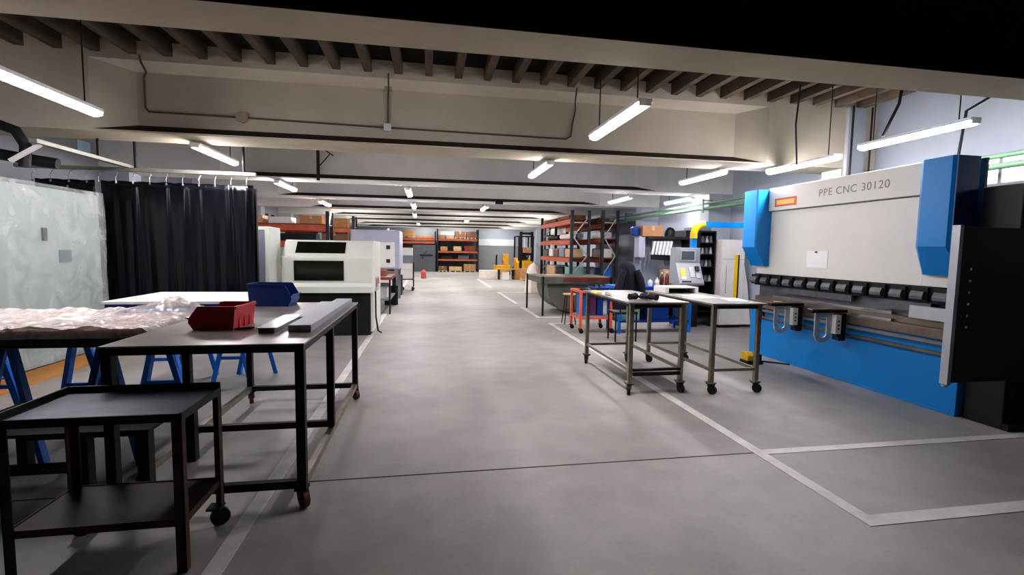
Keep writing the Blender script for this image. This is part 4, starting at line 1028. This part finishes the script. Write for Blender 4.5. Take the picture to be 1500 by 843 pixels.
# sheet support arms
def arm(label, y):
    t = thing('sheet_support', label, 'support arm', (4.6, y, .5), group='sheet support arms on the press')
    MB().box(4.33, y-.035, .825, 4.80, y+.035, .86).build('arm', 'clamp_dark', t)
    MB().box(4.33, y-.03, .8605, 4.70, y+.03, .872).build('wear_strip', 'bright_steel', t)
    u = MB(); xi0, xi1, zt0 = 4.40, 4.62, .824; out = []; inn = []
    cx = (xi0+xi1)/2; ro = (xi1-xi0)/2; ri = ro-.06; zc = .50+ro-.03
    out = [(xi0, zt0)] + [(cx-ro*cos(R(a)), zc-ro*sin(R(a))) for a in range(0, 181, 15)] + [(xi1, zt0)]
    inn = [(cx+ri, zt0-.05)] + [(cx+ri*cos(R(a)), zc-ri*sin(R(a))) for a in range(0, 181, 15)] + [(cx-ri, zt0-.05)]
    n = len(out)
    # plate with a long slot: quads between outer and inner outline, plus a closed top
    inn2 = inn[::-1]
    for yy in (y-.008, y+.008):
        for p in out: u.v.append((p[0], yy, p[1]))
        for p in inn2: u.v.append((p[0], yy, p[1]))
    m2 = len(out)+len(inn2)
    for i in range(n-1):
        u.face((i, i+1, n+i+1, n+i)); u.face((m2+i+1, m2+i, m2+n+i, m2+n+i+1))
        u.face((i, m2+i, m2+i+1, i+1)); u.face((n+i, n+i+1, m2+n+i+1, m2+n+i))
    u.face((0, n, n+n-1, n-1)); u.face((m2, m2+n-1, m2+2*n-1, m2+n)); u.face((0, n-1, m2+n-1, m2)); u.face((n, m2+n, m2+2*n-1, 2*n-1))
    u.build('slotted_plate', 'plate_grey', t)
    MB().box(4.63, y-.06, .58, 4.70, y+.0, .80).build('clamp_plate', 'white_box', t)
    MB().box(4.705, y-.06, .50, 4.765, y+.06, .82).build('slider_block', 'clamp_dark', t)
    for z in (.64, .68, .73): MB().cyl((4.665, y-.067, z), .01, .006, 'y', 8).build('bolt_head', 'ink', t)
    MB().tube([(4.68, y-.02, .58), (4.69, y-.06, .5)], .012, 8).build('lever', 'clamp_dark', t)
arm('sheet support arm with slotted grey plate on the far half of the press', 5.46)
arm('sheet support arm with slotted grey plate nearer the middle of the press', 4.80)
tag(box(4.815, 5.5, .802, 4.855, 6.0, .83).build('metal_strip', 'timber_pale', loc=(4.83,5.75,.802)), 'pale strip lying on the press bed behind the far support arm', 'strip')
tag(box(4.815, 4.25, .802, 4.855, 4.72, .83).build('metal_strip', 'bright_steel', loc=(4.83,4.5,.802)), 'bright strip lying on the press bed in front of the clamps', 'strip')
# pendant control
P0 = len(bpy.data.objects)
t = thing('control_pendant', 'grey press control pendant hanging from blue arm with yellow elbow', 'control panel', (4.1, 6.95, 1.0))
yp = 6.95
MB().prism([(yp-.02,1.33),(yp-.02,1.57),(yp+.16,1.57),(yp+.16,1.0),(yp-.16,.985),(yp-.17,1.02)], 'x', 3.80, 4.22).build('housing', 'pendant_grey', t, bevel=.008)
s = MB().box(3.875, yp-.032, 1.365, 4.13, yp-.021, 1.53).build('bezel', 'key_grey', t)
MB().box(3.895, yp-.036, 1.38, 4.11, yp-.0325, 1.515).build('screen', 'screen', s)
def sp(q, off=.0): # on the sloped panel, q 0 bottom..1 top
    return (yp-.17+.15*q-.006-off, 1.02+.31*q)
def spl(x0, x1, q0, q1, name, m, off=.004):
    a, b = sp(q0), sp(q1); n = (-.9*off, .43*off)
    MB().prism([(a[0]+.004,a[1]-.002),(b[0]+.004,b[1]-.002),(b[0]+n[0],b[1]+n[1]),(a[0]+n[0],a[1]+n[1])], 'x', x0, x1).build(name, m, t)
spl(3.85, 3.93, .36, .72, 'warning_sticker', 'yellow'); spl(3.85, 3.93, .2, .34, 'white_sticker', 'paper')
spl(4.0, 4.08, .3, .8, 'keypad', 'key_grey'); spl(4.11, 4.17, .6, .82, 'stop_button', 'ink', .02); spl(4.1, 4.18, .25, .5, 'keypad', 'key_grey'); spl(3.85,4.0,.06,.12,'name_strip','ink')
MB().box(4.10, 6.98, 1.571, 4.18, 7.05, 1.74).build('drop_tube', 'press_blue', t)
e = [(4.14,7.015,1.72),(4.14,7.015,1.80),(4.17,7.015,1.88),(4.23,7.015,1.93),(4.31,7.015,1.945)]
MB().tube(e, .058, 12).build('elbow', 'yellow', t, smooth=True)
MB().box(4.30, 6.975, 1.90, 5.15, 7.055, 1.985).box(5.08, 6.515, 1.90, 5.16, 6.974, 1.985).build('boom', 'press_blue', t)
# foot pedal
t = thing('foot_pedal', 'yellow and black foot pedal on the floor by the press', 'foot pedal', (4.3, 5.75, 0))
MB().box(4.22, 5.68, 0, 4.46, 5.85, .05).build('base', 'black_plastic', t, bevel=.008)
MB().prism([(5.69,.051),(5.84,.051),(5.84,.15),(5.78,.16),(5.69,.12)], 'x', 4.23, 4.34).build('hood', 'yellow', t, bevel=.006)
MB().box(4.345, 5.70, .051, 4.45, 5.83, .13).build('pedal_body', 'black_plastic', t, bevel=.008)
MB().tube([(4.46,5.76,.03),(4.58,5.78,.012),(4.70,5.7,.01),(4.8,5.6,.01)], .01, 8).build('cable', 'hose_black', t)

# ------------------------------------------------------------------ dark shelving and white guard
t = thing('tool_shelving', 'dark shelving unit holding press tools beside the white panel cabinet', 'shelving', (5.3, 8.8, 0))
x0, x1, y0, y1, zt = 5.0, 5.66, 8.75, 9.3, 1.93
MB().box(x0, y1-.02, .1, x1, y1, zt).build('back_panel', 'press_black', t)
MB().box(x0, y0, 0, x0+.32, y1-.021, zt).build('side_panel', 'press_black', t); MB().box(x1-.025, y0, 0, x1, y1-.021, zt).build('side_panel', 'press_black', t)
MB().box(x0+.321, y0, zt-.03, x1-.026, y1-.021, zt).build('top_panel', 'press_black', t)
for z in (.3, .6, .9, 1.2, 1.45, 1.68): MB().box(x0+.321, y0+.01, z, x1-.026, y1-.021, z+.02).build('shelf', 'tool_dark', t)
sh = ('top','second','third','fourth')
for i, z in enumerate((1.70, 1.47, 1.22, .92)):
    for j in range(3):
        xx = x0+.35+j*.09
        m = MB(); m.prism([(xx,z+.001),(xx+.07,z+.001),(xx+.06,z+.06),(xx+.04,z+.13),(xx+.03,z+.13),(xx+.012,z+.06)], 'y', 8.78, 8.98)
        tag(m.build('press_tool', 'bright_steel' if (i+j) % 2 else 'clamp', loc=(xx,8.9,z+.001)), 'steel press tool on the %s shelf of the dark shelving' % sh[i], 'press tool', 'press tools on the %s dark shelf' % sh[i])
t = thing('panel_cabinet', 'tall white cabinet with yellow vertical strip beside the press', 'cabinet', (6.0, 8.9, 0))
MB().box(5.70, 8.6, .06, 6.2, 9.15, 1.76).build('body', 'white_box', t, bevel=.006)
MB().prism([(6.15,.06),(6.42,.06),(6.30,.9),(6.205,1.3),(6.205,.06)], 'y', 8.62, 9.1).build('side_wedge', 'white_box', t)
MB().box(5.70, 8.595, 1.37, 6.2, 8.5995, 1.376).build('panel_seam', 'grey_box', t)
MB().box(5.98, 8.585, .5, 6.05, 8.5945, 1.45).build('yellow_strip', 'yellow', t)
MB().box(6.052, 8.58, .5, 6.075, 8.5945, 1.46).build('dark_strip', 'tool_dark', t)
MB().box(5.80, 8.59, .7, 5.808, 8.5945, 1.25).box(5.80,8.59,.7,5.83,8.5945,.712).build('slot_mark', 'grey_box', t)
MB().box(5.72, 8.63, 0, 6.18, 9.12, .059).build('plinth', 'tool_dark', t)
crate('carton', 'pale carton on top of the dark tool shelving', 'carton', 5.2, 8.85, 1.931, 5.6, 9.2, 2.0, 'grey_box')

# ------------------------------------------------------------------ world and view
w = bpy.data.worlds.new('world'); scene.world = w; w.use_nodes = True
w.node_tree.nodes['Background'].inputs['Color'].default_value = (.6,.7,.9,1); w.node_tree.nodes['Background'].inputs['Strength'].default_value = .02
scene.view_settings.view_transform = 'Standard'
scene.view_settings.look = 'Medium High Contrast'
scene.view_settings.exposure = 1.1
scene.cycles.max_bounces = 8
scene.cycles.diffuse_bounces = 5
scene.cycles.transparent_max_bounces = 12
scene.cycles.sample_clamp_indirect = 6
scene.cycles.use_denoising = True
for o in bpy.data.objects:
    if '_local' in o: del o['_local']
